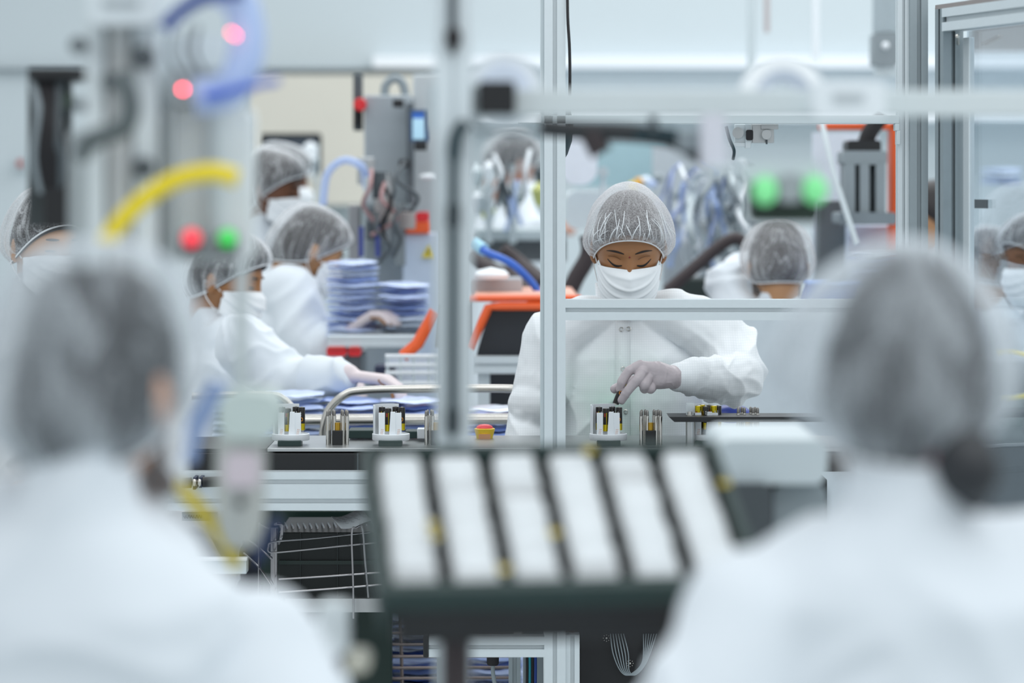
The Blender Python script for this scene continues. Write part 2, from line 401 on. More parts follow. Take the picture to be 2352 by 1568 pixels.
def ears(mb, T):
    for s in (-1, 1):
        R = Matrix.Rotation(s * .35, 3, 'Z') @ Matrix.Rotation(-.15, 3, 'X')
        T3 = T.to_3x3(); mb.ell(T @ Vector((s * .078, .012, -.018)), (.009, .018, .031), T3 @ R, 14, 10)
        mb.ell(T @ Vector((s * .076, .006, -.042)), (.007, .010, .010), T3, 10, 8)

def cap_mesh(T, name, nphi=110, nt=40, out=(.107, .112, .130), top=.128, zb=(-.018, .059, .017), pw=.78, topc=(0, .018), bump=0, seed=3, grow_=1.0, hem=0, crease=.0035, lob=(1, 1)):
    me = bpy.data.meshes.new(name); vs = []; uvs = []
    for j in range(nt + 1):
        t = j / nt
        for i in range(nphi + 1):
            ph = 2 * math.pi * i / nphi; c, s_ = math.cos(ph), math.sin(ph)      # ph=0 is the forehead
            z0 = zb[0] + zb[1] * c + zb[2] * math.cos(2 * ph)
            bx, by = .0785, (.0985 if c > 0 else .092)
            br = 1 / math.sqrt((s_ / bx) ** 2 + (c / by) ** 2)
            ox, oy = out[0] * (lob[0] if s_ < 0 else lob[1]), (out[1] if c > 0 else out[2])
            orr = 1 / math.sqrt((s_ / ox) ** 2 + (c / oy) ** 2)
            a = t * math.pi / 2; k = min(1, t / .2); k = k * k * (3 - 2 * k)
            r = br * (1 - k) + orr * math.cos(a) ** pw * k if t < 1 else 0
            if t >= .2: r = orr * math.cos(a) ** pw
            z = z0 + (top - z0) * math.sin(a) ** .95 - .016 * math.sin(math.pi * min(1, t / .22)) * (1 - .75 * max(0, c))
            fade = math.exp(-t / .22) * min(1, t / .03)
            w_ = crease * fade * (math.sin(26 * ph + 2 * math.sin(3 * ph + seed)) + .7 * math.sin(47 * ph + seed))
            w_ += .005 * crease / .0035 * math.sin(5 * ph + seed) * math.sin(math.pi * t) * (1 - t)
            w_ += .004 * crease / .0035 * math.sin(9 * ph + 6 * t + seed * 2) * math.sin(math.pi * t) * (1 - t)
            if bump: z += bump * math.exp(-((1 - t) / .22) ** 2)
            r = (r + w_) * grow_
            vs.append(T @ Vector((-s_ * r + topc[0] * t * t, -c * r + topc[1] * t, z * grow_))); uvs.append((i / nphi, t))
    W = nphi + 1; fs = [(j * W + i, j * W + i + 1, (j + 1) * W + i + 1, (j + 1) * W + i) for j in range(nt) for i in range(nphi)]
    me.from_pydata([tuple(v) for v in vs], [], fs); me.update()
    ul = me.uv_layers.new(name='UVMap')
    for lp in me.loops: ul.data[lp.index].uv = uvs[lp.vertex_index]
    return me
def brim_pts(T, zb=(-.018, .059, .017), n=60):
    o = []
    for i in range(n):
        ph = 2 * math.pi * i / n; c, s_ = math.cos(ph), math.sin(ph); z0 = zb[0] + zb[1] * c + zb[2] * math.cos(2 * ph)
        by = .0985 if c > 0 else .092; br = 1.012 / math.sqrt((s_ / .0785) ** 2 + (c / by) ** 2)
        o.append(T @ Vector((-s_ * br, -c * br, z0)))
    return o
def mask_mesh(T, name, nu=60, nv=36, fold=1.0):
    me = bpy.data.meshes.new(name); vs = []
    dep = [(-.012, .100), (-.03, .1165), (-.05, .1215), (-.075, .117), (-.1, .109), (-.118, .096), (-.128, .078)]
    def dz(z):
        for (a, da), (b, db) in zip(dep, dep[1:]):
            if z >= b: u = (a - z) / (a - b); u = u * u * (3 - 2 * u); return da + (db - da) * u
        return dep[-1][1]
    for j in range(nv + 1):
        v = j / nv
        for i in range(nu + 1):
            u = i / nu * 2 - 1; a = u * math.radians(80); e = abs(u)
            zt = -.013 - .018 * e ** 2.2; zl = -.128 + .040 * e ** 1.6
            z = zt + (zl - zt) * v
            d = dz(z); x = .0735 * math.sin(a) * (1 - .05 * v); y = -d * math.cos(a) ** .85
            y -= .006 * math.exp(-(x / .014) ** 2) * math.exp(-((z + .035) / .03) ** 2)
            f = 0
            for zc, sl, am in ((-.055, .5, .0042), (-.078, .42, .005), (-.097, .3, .003)):
                q = z - (zc + sl * .05 * e * e * (1.6 if sl > .4 else 1)); f += am * (math.exp(-(q / .0045) ** 2) - .6 * math.exp(-((q + .008) / .005) ** 2))
            y -= f * fold * (1 - .2 * e); x *= 1 + f * fold * 6 * e * .6
            vs.append(T @ Vector((x, y, z)))
    W = nu + 1; me.from_pydata([tuple(p) for p in vs], [], [(j * W + i, j * W + i + 1, (j + 1) * W + i + 1, (j + 1) * W + i) for j in range(nv) for i in range(nu)]); me.update()
    return me
def lay(me, name, m, parent, thick=.0012, label=None):
    o = put(me, name, m, parent, label); s = o.modifiers.new('thick', 'SOLIDIFY'); s.thickness = thick; s.offset = 0; return o

def finger(mb, pts, r): chain(mb, [(p, rr) for p, rr in zip(pts, r)])
def simple_hand(mb, wr, dirv, nrm, k=1.0):
    """relaxed hand: palm, four unequal curled fingers and a thumb at the side of the palm"""
    d = dirv.normalized(); n = (nrm - d * nrm.dot(d)).normalized(); s = d.cross(n)
    for q in (-.022, -.007, .008, .022):
        chain(mb, [(wr + d * .01 + s * q * .6, .013 * k), (wr + d * .085 * k + s * q, .0115 * k)])
    for q, L in ((-.027, .062), (-.009, .074), (.009, .078), (.027, .070)):
        a = wr + d * .09 * k + s * q; b = a + (d * .8 + n * .45).normalized() * L * .45; c = b + (d * .45 + n * .8).normalized() * L * .33; e = c + (d * .1 + n).normalized() * L * .24
        finger(mb, (a, b, c, e), (.0092 * k, .0085 * k, .008 * k, .007 * k))
    a = wr + d * .03 + s * .03; b = a + (d * .6 + s * .6 + n * .4).normalized() * .038; c = b + (d * .8 + n * .5).normalized() * .03
    finger(mb, (wr + d * .012 + s * .018, a, b, c), (.013, .012, .010, .0085))

def person(label, head, yaw, pitch, roll=0, skin=None, hair=None, mask=True, vox=.007, arms=(), hip=None, byaw=None, capk=None, capm=None, group=None,
           coat_m=None, coat_vox=None, coat_fn='std', gloves=None, shoulders=.185, neck=(0, .03, -.175), bulk=1.0, hairk=None, coat_z=.55, extra=None, cap=True, seated=False):
    H = P(*head); T = Matrix.Translation(H) @ Matrix.Rotation(math.radians(yaw), 4, 'Z') @ Matrix.Rotation(math.radians(pitch), 4, 'X') @ Matrix.Rotation(math.radians(roll), 4, 'Y')
    by = math.radians(yaw if byaw is None else byaw); B = Matrix.Rotation(by, 3, 'Z')
    N = H + B @ Vector(neck); Wd = B @ Vector((1, 0, 0)); Fd = B @ Vector((0, -1, 0))
    hp = Vector(hip) if hip else N + Vector((0, 0, -.52)) - Fd * .02
    root = thing('person', label, 'person', (hp.x, hp.y, 0), group)
    # --- body: head, neck, trunk, arms, hands, legs in one surface
    mb = MB(); mb.add([T @ Vector(p) for p in HV], HF); ears(mb, T)
    chain(mb, [(T @ Vector((0, .028, -.045)), .058), (T @ Vector((0, .03, -.10)), .052), (N, .056)])
    ax = (hp - N); A = ax.normalized()
    def sec(t, rw, rd, f=0): c = N + ax * t + Fd * f; return (c, Wd * rw * bulk, (A.cross(Wd)).normalized() * rd * bulk)
    loft(mb, [sec(.02, .05, .05), sec(.10, .14, .07), sec(.25, .155, .09), sec(.6, .13, .09), sec(1.0, .155, .11), sec(1.12, .12, .10)])
    legs = []
    for s in (-1, 1):
        hj = hp + Wd * s * .085
        if seated: kn = hj + Fd * .40 + Vector((0, 0, -.02)); an = Vector((kn.x, kn.y, .08)) + Fd * .02
        else: an = Vector((hp.x, hp.y, .08)) + Wd * s * .10; kn = (hj + an) / 2 + Fd * .03
        chain(mb, [(hj, .078), (kn, .052), (an, .036)]); chain(mb, [(an + Vector((0, 0, -.04)), .038), (an + Fd * .13 + Vector((0, 0, -.05)), .032)]); legs.append((hj, kn))
    arms = list(arms)
    for a in arms:
        sh, el, wr = [Vector(q) for q in a[:3]]
        chain(mb, [(sh, .045), (el, .036), (wr, .024)])
        if a[3] is not None: simple_hand(mb, wr, (Vector(a[3]) if a[3] != 1 else (wr - el)), Vector(a[4]) if len(a) > 4 else Vector((0, 0, -1)))
    put(grow(mb, vox, 3), 'body', skin or M_sand, root)
    # --- coat
    cb = MB(); k = bulk
    loft(cb, [sec(-.01, .066, .062), sec(.06, .115, .08), sec(.14, shoulders * .97, .105), sec(.3, shoulders * 1.02, .125, .01), sec(.6, .175, .122, .01), sec(1.0, .20, .145)] + ([] if seated else [(Vector((hp.x, hp.y, coat_z)), Wd * .225, Fd * .17)]))
    chain(cb, [(N + Vector((0, 0, -.03)), .068), (N + Vector((0, 0, .035)) + (T @ Vector((0, .02, -.1)) - N) * .2, .063)])
    if seated:
        for hj, kn in legs: chain(cb, [(hj, .12), (kn, .085), (kn + Vector((0, 0, -.15)), .07)])
    for a in arms:
        sh, el, wr = [Vector(q) for q in a[:3]]; m1 = (sh * .5 + el * .5); m2 = el * .45 + wr * .55
        chain(cb, [(sh, .074 * k), (m1, .070 * k), (el, .064 * k), (m2, .055 * k), (wr - (wr - el).normalized() * .02, .041)])
    if extra: extra(cb)
    fn = folds(.010, 9, 5, seed=int(head[0]) % 50) if coat_fn == 'std' else coat_fn
    put(grow(cb, coat_vox or vox * 1.3, 6, fn), 'coat', coat_m or M_coat, root)
    # --- gloves
    if gloves:
        for a in arms:
            if a[3] is None: continue
            g = MB(); sh, el, wr = [Vector(q) for q in a[:3]]
            simple_hand(g, wr, (Vector(a[3]) if a[3] != 1 else (wr - el)), Vector(a[4]) if len(a) > 4 else Vector((0, 0, -1)), 1.12); chain(g, [(wr - (wr - el).normalized() * .05, .033), (wr, .029)])
            put(grow(g, .005, 2), 'glove', gloves, root)
    # --- hair, cap, mask
    ck = dict(capk or {}); hk = dict(ck); hk.update(dict(out=(.085, .101, .108), top=.118, pw=.62, crease=0, bump=0, topc=(0, .006), lob=(1, 1))); hk.update(hairk or {})
    hz = hk.get('zb', (-.018, .059, .017)); hk['zb'] = (hz[0] - .006, hz[1] - .004, hz[2])
    put(cap_mesh(T, 'hair', nphi=60, nt=22, **hk), 'hair', hair or M_hair, root)
    if cap:
        co = put(cap_mesh(T, 'bouffant_cap', **ck), 'bouffant_cap', capm or M_cap, root)
        MB().tube(brim_pts(T, ck.get('zb', (-.018, .059, .017))), .0022, 6, True, 0).build('elastic_band', M_capband, co)
    if mask:
        mo = lay(mask_mesh(T, 'face_mask'), 'face_mask', M_mask, root)
        for s in (-1, 1):
            MB().tube([T @ Vector(q) for q in ((s * .0725, -.02, -.034), (s * .079, .004, -.018), (s * .083, .026, -.02), (s * .079, .016, -.055), (s * .071, -.018, -.085))], .0014, 6).build('ear_loop', M_mask, mo)
    if abs(yaw) < 125:      # brows and lowered lashes
        for s in (-1, 1):
            for nm, zz, yy, rr, m_ in (('eyebrow', .0205, -.0885, (.016, .0045, .0030), M_brow), ('eyelashes', -.007, -.0835, (.0135, .0045, .0028), M_blk_e)):
                e_ = MB(); e_.ell(T @ Vector((s * .031, yy, zz)), rr, T.to_3x3() @ Matrix.Rotation(-s * .32, 3, 'Z').inverted(), 12, 8); e_.build(nm, m_, root)
    return root, T, N

V = lambda x, y, z: Vector((x, y, z))
# --- near pair, seen from behind
HL = (226, 884, 3.1)
person('person from behind at left in front, white coat, dark hair under a puffy hair cap', HL, 158, 4, 3, M_skinl, M_hairg, True, .007,
       arms=[(P(580, 1520, 3.08), P(700, 1780, 3.0), P(670, 1680, 3.30), 1), (P(-160, 1450, 3.1), P(-330, 1750, 3.1), P(-160, 1720, 3.45), 1)], byaw=168, neck=(0, .06, -.135), shoulders=.165, bulk=1.04, extra=lambda cb: cb.ell(P(125, 1400, 3.14), (.178, .12, .142), None, 32, 20),
       hip=P(190, 2300, 3.15), capk=dict(out=(.114, .112, .132), top=.150, zb=(-.045, .052, .005), pw=.60, crease=.003, seed=5, lob=(1.06, 1.1)), capm=M_capf, coat_vox=.008, hairk=dict(out=(.084, .10, .112), top=.122, pw=.5), seated=True,
       coat_fn=folds(.012, 6, 3, 12))
HR = (2085, 880, 3.1)
person('person from behind at right in front, white coat, tall pointed hair cap and ponytail', HR, 172, 6, -4, M_sand, M_hairg, True, .007,
       arms=[(P(1735, 1450, 3.06), P(1560, 1740, 3.0), P(1640, 1660, 3.25), 1), (P(2440, 1330, 3.1), P(2620, 1560, 3.1), P(2500, 1480, 3.4), 1)], byaw=182, neck=(0, .04, -.13), shoulders=.19, bulk=1.06, extra=lambda cb: (cb.ell(P(2060, 1425, 3.12), (.200, .12, .112), None, 32, 20), cb.ell(P(2330, 1400, 3.1), (.12, .10, .105), None, 24, 16)),
       hip=P(2050, 2300, 3.15), capk=dict(out=(.118, .114, .128), top=.150, zb=(-.04, .054, .006), pw=1.0, crease=.003, seed=2, lob=(1.30, 1.02)), capm=M_capf, coat_vox=.008, seated=True,
       hairk=dict(out=(.094, .096, .114), top=.138, pw=.95, topc=(.004, .0)), coat_fn=folds(.012, 6, 3, 31))

_r = bpy.data.objects['person.001']; _T = Matrix.Translation(P(*HR)) @ Matrix.Rotation(math.radians(172), 4, 'Z') @ Matrix.Rotation(math.radians(6), 4, 'X')
_m = MB(); chain(_m, [(P(2190, 1010, 3.02), .034), (P(2225, 1080, 3.0), .034), (P(2240, 1140, 3.01), .018)])
_p = put(grow(_m, .006, 3), 'ponytail', M_hairg, _r)
MB().tube([P(2165, 1035, 3.0) + V(.010 * math.cos(k), 0, .016 * math.sin(k)) for k in np.linspace(0, 5.5, 9)], .005, 8, True, 0).build('hair_tie', mat('dusty_red', '8e4552', .6), _p)
# ------------------------------------------------------------------ the woman in focus at the assembly cell
def woman():
    H = P(1444, 561, 6.78); T = Matrix.Translation(H) @ Matrix.Rotation(math.radians(-1), 4, 'Z') @ Matrix.Rotation(math.radians(25), 4, 'X')
    N = P(1440, 735, 6.88); hp = P(1425, 1230, 6.92)
    root = thing('person', 'woman in white grid coat, hair cap and mask lowering a battery into a white holder', 'person', (hp.x, hp.y, 0))
    W = Vector((1, 0, 0)); Fd = Vector((0, -1, 0))
    shL, elL, wrL = P(1630, 765, 6.86), P(1708, 868, 6.74), P(1548, 866, 6.50)       # the arm that works (right in the picture)
    shR, elR, wrR = P(1272, 790, 6.86), P(1225, 950, 6.86), P(1180, 1062, 6.77)
    # hand: wrist, knuckles, finger joints read off the pose
    d = 6.47
    def hand(mb, k=0):
        q = lambda x, y, dd=0: P(x, y, d + dd)
        wr = q(1540, 866, .02)
        for x, y, dd, r in ((1474, 842, .0, .0125), (1484, 853, .002, .0135), (1490, 868, .006, .0130), (1498, 880, .012, .0115)):   # palm bones to the knuckles
            chain(mb, [(wr, .0235 + k), (q(1512, 862 + (y - 862) * .5, .01), .0205 + k), (q(x, y, dd), r + k)])
        finger(mb, (q(1470, 840), q(1444, 852, -.012), q(1428, 877, -.016), q(1424, 894, -.010)), (.0120 + k, .0100 + k, .0092 + k, .0082 + k))     # index
        finger(mb, (q(1477, 852, -.008), q(1463, 872, -.026), q(1442, 897, -.028), q(1427, 919, -.020)), (.0122 + k, .0102 + k, .0094 + k, .0084 + k))  # middle
        finger(mb, (q(1488, 866, -.004), q(1479, 884, -.020), q(1480, 893, -.004), q(1486, 890, .012)), (.0118 + k, .0108 + k, .0088 + k, .008 + k))   # ring, curled in
        finger(mb, (q(1499, 880, .006), q(1494, 893, -.006), q(1495, 895, .008), q(1500, 890, .018)), (.0108 + k, .0092 + k, .008 + k, .0072 + k))    # little, curled in
        finger(mb, (q(1516, 866, .035), q(1480, 868, .050), q(1440, 878, .040), q(1412, 893, .018)), (.0150 + k, .0120 + k, .0105 + k, .0088 + k))     # thumb behind
        chain(mb, [(wr, .0235 + k), (wrL, .026 + k)])
    mb = MB(); mb.add([T @ Vector(p) for p in HV2], HF2); ears(mb, T)
    chain(mb, [(T @ V(0, .028, -.045), .055), (T @ V(0, .03, -.10), .050), (N, .052)])
    A = (hp - N).normalized()
    sec = lambda t, rw, rd: (N + (hp - N) * t, W * rw, Fd * rd)
    loft(mb, [sec(.03, .05, .05), sec(.12, .13, .07), sec(.3, .14, .09), sec(.6, .125, .085), sec(1, .15, .10), sec(1.1, .1, .09)])
    chain(mb, [(shL, .042), (elL, .034), (wrL, .022)]); chain(mb, [(shR, .042), (elR, .034), (wrR, .022)]); hand(mb, -.0012)
    simple_hand(mb, wrR, V(-.25, -.3, -1), V(0, -1, 0))
    for s in (-1, 1): chain(mb, [(hp + W * s * .08, .075), (V(hp.x + s * .09, hp.y - .02, .48), .05), (V(hp.x + s * .09, hp.y, .08), .036)]); chain(mb, [(V(hp.x + s * .09, hp.y, .04), .036), (V(hp.x + s * .09, hp.y - .13, .03), .03)])
    body = put(grow(mb, .0022, 2), 'body', M_skinm, root)
    g = MB(); hand(g, .0006); put(grow(g, .0017, 2, lambda co, no: co + no * (.0011 * ridge(co * np.array([70, 70, 45]), 4) ** 4)[:, None]), 'glove', M_glove, root, 'thin white latex glove pinching the battery')
    g = MB(); simple_hand(g, wrR, V(-.25, -.3, -1), V(0, -1, 0), 1.1); chain(g, [(wrR + V(.015, .02, .04), .03), (wrR, .028)]); put(grow(g, .003, 2), 'glove', M_glove, root)
    # coat
    cb = MB()
    loft(cb, [sec(-.02, .060, .060), sec(.08, .115, .078), sec(.17, .175, .10), sec(.36, .182, .12), sec(.62, .170, .125), sec(1, .19, .14), (V(hp.x, hp.y, .6), W * .21, Fd * .16)], 40)
    chain(cb, [(N + V(0, 0, -.02), .064), (N + V(0, -.004, .045), .062), (N + V(0, -.008, .062), .060)])
    for sh in (shL, shR): chain(cb, [(N + V(0, .01, -.005), .060), (N * .45 + sh * .55 + V(0, 0, .026), .060), (sh + V(0, 0, .002), .071)])
    el2 = P(1690, 905, 6.72)
    chain(cb, [(shL, .074), (P(1672, 805, 6.84), .072), (P(1700, 852, 6.78), .056), (el2, .030)])
    chain(cb, [(P(1672, 805, 6.84), .070), (P(1690, 868, 6.74), .060), (P(1640, 870, 6.63), .050), (P(1596, 866, 6.55), .040), (P(1560, 866, 6.51), .032)])
    chain(cb, [(P(1655, 880, 6.68), .046), (P(1615, 878, 6.60), .036)]); chain(cb, [(P(1640, 890, 6.69), .036), (P(1682, 908, 6.71), .028)])
    chain(cb, [(shR, .074), (P(1252, 880, 6.84), .074), (P(1228, 945, 6.86), .060), (P(1206, 1005, 6.81), .052), (P(1185, 1050, 6.78), .042)])
    chain(cb, [(P(1232, 925, 6.82), .062), (P(1208, 945, 6.80), .030)])
    def wr(co, no):
        out = co.copy(); x, z = co[:, 0], co[:, 2]
        ex, ez = P(1700, 870, 6.75).x, P(1700, 870, 6.75).z
        arm = np.clip((x - P(1575, 0, 6.7).x) / .05, 0, 1)
        q = co + .022 * (vnoise(co * 14, 5)[:, None] - .5)
        # torso: long soft drapes falling from the shoulders and pulls toward the working arm
        tors = ridge(np.stack([q[:, 0] * 8 + q[:, 2] * 3.2, q[:, 1] * 3, q[:, 2] * 1.8], 1), 2) ** 3 * .011 + ridge(np.stack([q[:, 0] * 5 - q[:, 2] * 5, q[:, 1] * 3, q[:, 2] * 2], 1), 7) ** 4 * .007
        # sleeve: creases fanning out from the inside of the elbow
        ang = np.arctan2(z - ez, x - ex + .05); rad = np.hypot(z - ez, x - ex + .05)
        slv = ridge(np.stack([ang * 2.6 + 3 * vnoise(co * 8, 3) * .35, rad * 7, co[:, 1] * 5], 1), 11) ** 2 * .015 * np.clip((rad - .035) / .05, 0, 1)
        slv += ridge(np.stack([(x + z) * 17, co[:, 1] * 8, (x - z) * 5], 1), 15) ** 3 * .006
        lim = np.clip((P(1590, 0, 6.6).x - x) / .03, 0, 1) * (z > P(0, 905, 6.5).z) * (co[:, 1] < 6.66)       # cuff stays smooth
        am = (tors - .006) * (1 - arm) + (slv - .008) * arm
        out += no * (am * (1 - .9 * lim) + .0012 * (vnoise(co * 60, 8) - .5))[:, None]
        return out
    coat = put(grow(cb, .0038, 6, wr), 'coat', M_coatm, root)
    bv = BVHTree.FromPolygons([tuple(v.co + OFF[root.name]) for v in coat.data.vertices], [tuple(p.vertices) for p in coat.data.polygons])
    def on(px, py, off=.001):
        o = V(0, 0, CH); r = bv.ray_cast(o, (P(px, py, 6) - o).normalized()); return (r[0] + r[1] * off, r[1]) if r[0] else (P(px, py, 6.75), V(0, -1, 0))
    # placket flap and its seam
    rows = [(on(1413 - 2 * k / 20, 735 + 13 * k, .002)[0], on(1447, 735 + 13 * k, .002)[0]) for k in range(24)]
    pm = MB(); vs = [p for r in rows for p in r]
    pm.add(vs, [(2 * i, 2 * i + 1, 2 * i + 3, 2 * i + 2) for i in range(len(rows) - 1)])
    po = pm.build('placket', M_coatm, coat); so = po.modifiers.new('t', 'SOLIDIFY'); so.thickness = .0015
    for px, py in ((1427, 757), (1444, 756), (1431, 847), (1438, 945)):
        c, n = on(px, py, .003); MB().tube([c + (n.orthogonal().normalized() * math.cos(a) + n.cross(n.orthogonal()).normalized() * math.sin(a)) * .0048 for a in [k * math.pi / 6 for k in range(12)]], .0008, 6, True, 0).build('snap_button', M_steel, coat)
    # collar leaf that stands open at the mask's left
    cl = MB(); ring = []
    for k in range(25):
        a = math.radians(-200 + 400 * k / 24 * .82); c = N + V(0, -.004, .028); rr = .066 + .004 * math.sin(a * 3)
        up = .058 - .030 * max(0, math.cos(a)); ring.append((c + V(math.sin(a) * rr, -math.cos(a) * rr, -.02), c + V(math.sin(a) * rr * 1.05, -math.cos(a) * rr * 1.05, up)))
    cl.add([p for r in ring for p in r], [(2 * i, 2 * i + 1, 2 * i + 3, 2 * i + 2) for i in range(24)])
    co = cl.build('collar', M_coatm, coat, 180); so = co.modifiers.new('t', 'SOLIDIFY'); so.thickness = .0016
    # cuff of the working sleeve
    c0, c1 = P(1588, 864, 6.545), P(1534, 868, 6.495); cm = MB(); A2 = (c1 - c0).normalized()
    cm.lathe([(.034, 0), (.0325, .012), (.031, .03), (.0305, .05), (.029, .052), (.028, .03)], c0, A2, 36); cm.build('cuff', M_coat, root, 60)
    # face: brows, lashes, lids, bindi laid on the skin
    fb = BVHTree.FromPolygons([tuple(v.co + OFF[root.name]) for v in body.data.vertices], [tuple(p.vertices) for p in body.data.polygons])
    Ti = T.inverted(); fw = (T.to_3x3() @ V(0, 1, 0))
    def skin(x, z, off=.0006):
        o = T @ V(x, -.2, z); r = fb.ray_cast(o, fw); return r[0] + r[1] * off if r[0] else T @ V(x, -.095, z)
    def strip(name, mid, m, thick, parent=body):
        mb = MB(); pts = []
        for (x, z), t in zip(mid, thick): pts += [skin(x, z + t / 2), skin(x, z, .0012), skin(x, z - t / 2)]
        n = len(mid); mb.add(pts, [(3 * i + k, 3 * i + 3 + k, 3 * i + 4 + k, 3 * i + 1 + k) for i in range(n - 1) for k in (0, 1)])
        return mb.build(name, m, parent, 180)
    for s in (-1, 1):
        strip('eyebrow', [(s * (.0125 + .0385 * u), .0215 + .0045 * math.sin(u * 2.6) - .0055 * u * u) for u in np.linspace(0, 1, 14)], M_brow, [.0010 + .0036 * math.sin(math.pi * min(1, .12 + .86 * u)) ** .9 for u in np.linspace(0, 1, 14)])
        strip('eyelashes', [(s * (.0165 + .032 * u), -.0085 - .0038 * math.sin(math.pi * u) + .0062 * u ** 2.2) for u in np.linspace(0, 1, 14)], M_blk_e, [.0014 + .0036 * math.sin(math.pi * min(1, .10 + .80 * u)) for u in np.linspace(0, 1, 14)])
        strip('eyelid_crease', [(s * (.019 + .028 * u), .0045 + .003 * math.sin(math.pi * u) + .001 * u) for u in np.linspace(0, 1, 10)], mat('eyelid_shadow_brown', '5a3620', .5), [.0010] * 10)
    b = MB(); c = skin(0, .0155, .0004); b.ell(c, (.0020, .0012, .0020), None, 12, 8); b.build('bindi', M_bindi, body)
    ck = dict(out=(.1065, .110, .13), top=.127, pw=.66, bump=.012, seed=3, crease=.0036, topc=(0, .012))
    put(cap_mesh(T, 'hair', nphi=80, nt=30, out=(.084, .0975, .106), top=.1185, pw=.6, crease=0, zb=(-.012, .066, .017), topc=(0, .006)), 'hair', mat('brown_black_hair', '3a2e2c', .5, var=.3, scale=120), root)
    cap = put(cap_mesh(T, 'bouffant_cap', nphi=240, nt=90, **ck), 'bouffant_cap', M_capm, root)
    MB().tube(brim_pts(T, n=120), .0015, 8, True, 0).build('elastic_band', M_capband, cap)
    cr = MB()                                   # stiff pleats that stand off the cap
    rs = random.Random(4)
    capb = BVHTree.FromPolygons([tuple(v.co + OFF[root.name]) for v in cap.data.vertices], [tuple(p.vertices) for p in cap.data.polygons])
    ctr = T @ V(0, .01, .03)
    for k in range(30):
        a = math.radians(rs.choice((-1, 1)) * 82 * rs.random() ** .8); L = rs.uniform(.015, .085); th = rs.uniform(.35, 1.15); sl_ = rs.uniform(-.22, .22); pts = []
        for u in np.linspace(0, 1, 8):
            el = -.02 + .066 * max(0, math.cos(a)) + .03 * 0 + L * u * 1.25
            aa = a * (1 - .12 * u) + sl_ * u * u + .02 * math.sin(u * 4 + k)
            dr = T.to_3x3() @ V(math.sin(aa), -math.cos(aa), (el - .03) / .105 + .04)
            r = capb.ray_cast(ctr, dr.normalized())
            if r[0]: pts.append(r[0] + dr.normalized() * .0008)
        if len(pts) > 3: cr.tube(pts, [.0010 * th * math.sin(math.pi * (i + .6) / (len(pts) + .6)) + .0002 for i in range(len(pts))], 5, False, 0)
    cr.build('pleat', M_capband, cap)
    mo = lay(mask_mesh(T, 'face_mask', 90, 60, 1.15), 'face_mask', M_mask, root, .0014)
    for s in (-1, 1): MB().tube([T @ V(*q) for q in ((s * .0725, -.02, -.034), (s * .0785, .0, -.02), (s * .081, .020, -.018), (s * .079, .012, -.055), (s * .071, -.018, -.085))], .0013, 6).build('ear_loop', M_mask, mo)
    # stitched seam along the top edge of the mask
    sm = MB()
    mb_ = BVHTree.FromPolygons([tuple(v.co + OFF[root.name]) for v in mo.data.vertices], [tuple(p.vertices) for p in mo.data.polygons])
    for k in range(44):
        u = -1 + 2 * k / 43; x = .058 * u; o = T @ V(x, -.25, -.026 - .018 * abs(u) ** 1.4); r = mb_.ray_cast(o, fw)
        if r[0]: sm.box(r[0] + r[1] * .0008, (.0009, .0006, .0016))
    sm.build('stitching', M_ink, mo)
    return root
HV2, HF2 = head_verts(220, 180)
woman()
# ------------------------------------------------------------------ assembly cell in focus: guard frame, bench, fixtures
FRD = 6.3
g = thing('guard_frame', 'aluminium guard frame with slotted posts and rails in front of the seated-height bench', 'frame', P(1270, 0, FRD).xy.to_3d(), None)
g['label'] = 'slotted aluminium guard frame whose rail crosses in front of the focused woman'
xp = P(1274.5, 0, FRD).x
MB().tslot((xp, FRD + .0225, 0), (xp, FRD + .0225, 2.6), (1, 0, 0), .045, .045).build('post', M_alu, g)
MB().pbox(1241, -60, 1250, 1080, FRD + .012, .03).build('edge_strip', M_wgrey, g, bevel=.001)
x0, x1 = P(1299, 0, FRD).x, P(2066, 0, FRD).x
zr = P(0, 711.5, FRD).z
MB().tslot((x0, FRD + .0225, zr), (x1, FRD + .0225, zr), (0, 0, 1), .0435, .045).build('rail', M_alu, g)
MB().pbox(1190, 265, 2066, 284, FRD, .03).build('rail', M_wgrey, g, bevel=.0012)
MB().pbox(1190, 262, 1243, 282, FRD - .012, .012).build('end_plate', M_white, g, bevel=.001)
MB().pbox(2056, 284, 2066, 300, FRD, .03).pbox(2060, 300, 2068, 332, FRD, .03).build('corner_bracket', M_wgrey, g, bevel=.001)
xr = P(2111, 0, FRD).x
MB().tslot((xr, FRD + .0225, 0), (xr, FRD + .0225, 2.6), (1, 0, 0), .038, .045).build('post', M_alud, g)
xr = P(2078, 0, FRD).x
MB().tslot((xr, FRD + .04, 0), (xr, FRD + .04, 2.6), (1, 0, 0), .0225, .045, 1, 1, .006).build('post', M_alu, g)
zb = P(0, 1486, FRD).z; xa, xb = P(985, 0, FRD).x, P(1250, 0, FRD).x
MB().tslot((xa, FRD + .0225, zb), (xb, FRD + .0225, zb), (0, 0, 1), .042, .045).build('rail', M_alu, g)
MB().pbox(972, 1460, 985, 1510, FRD - .003, .05).build('end_cap', M_black, g, bevel=.003)
xc = P(1315, 0, FRD).x
MB().tslot((xc, FRD + .03, 0), (xc, FRD + .03, P(0, 1460, FRD).z), (1, 0, 0), .030, .045).build('post', M_alu, g)
for a in (1030, 1182):
    xq = P(a, 0, 6.45).x; MB().tslot((xq, 6.47, 0), (xq, 6.47, P(0, 1506, 6.45).z), (1, 0, 0), .05 if a < 1100 else .026, .045).build('post', M_alud, g)
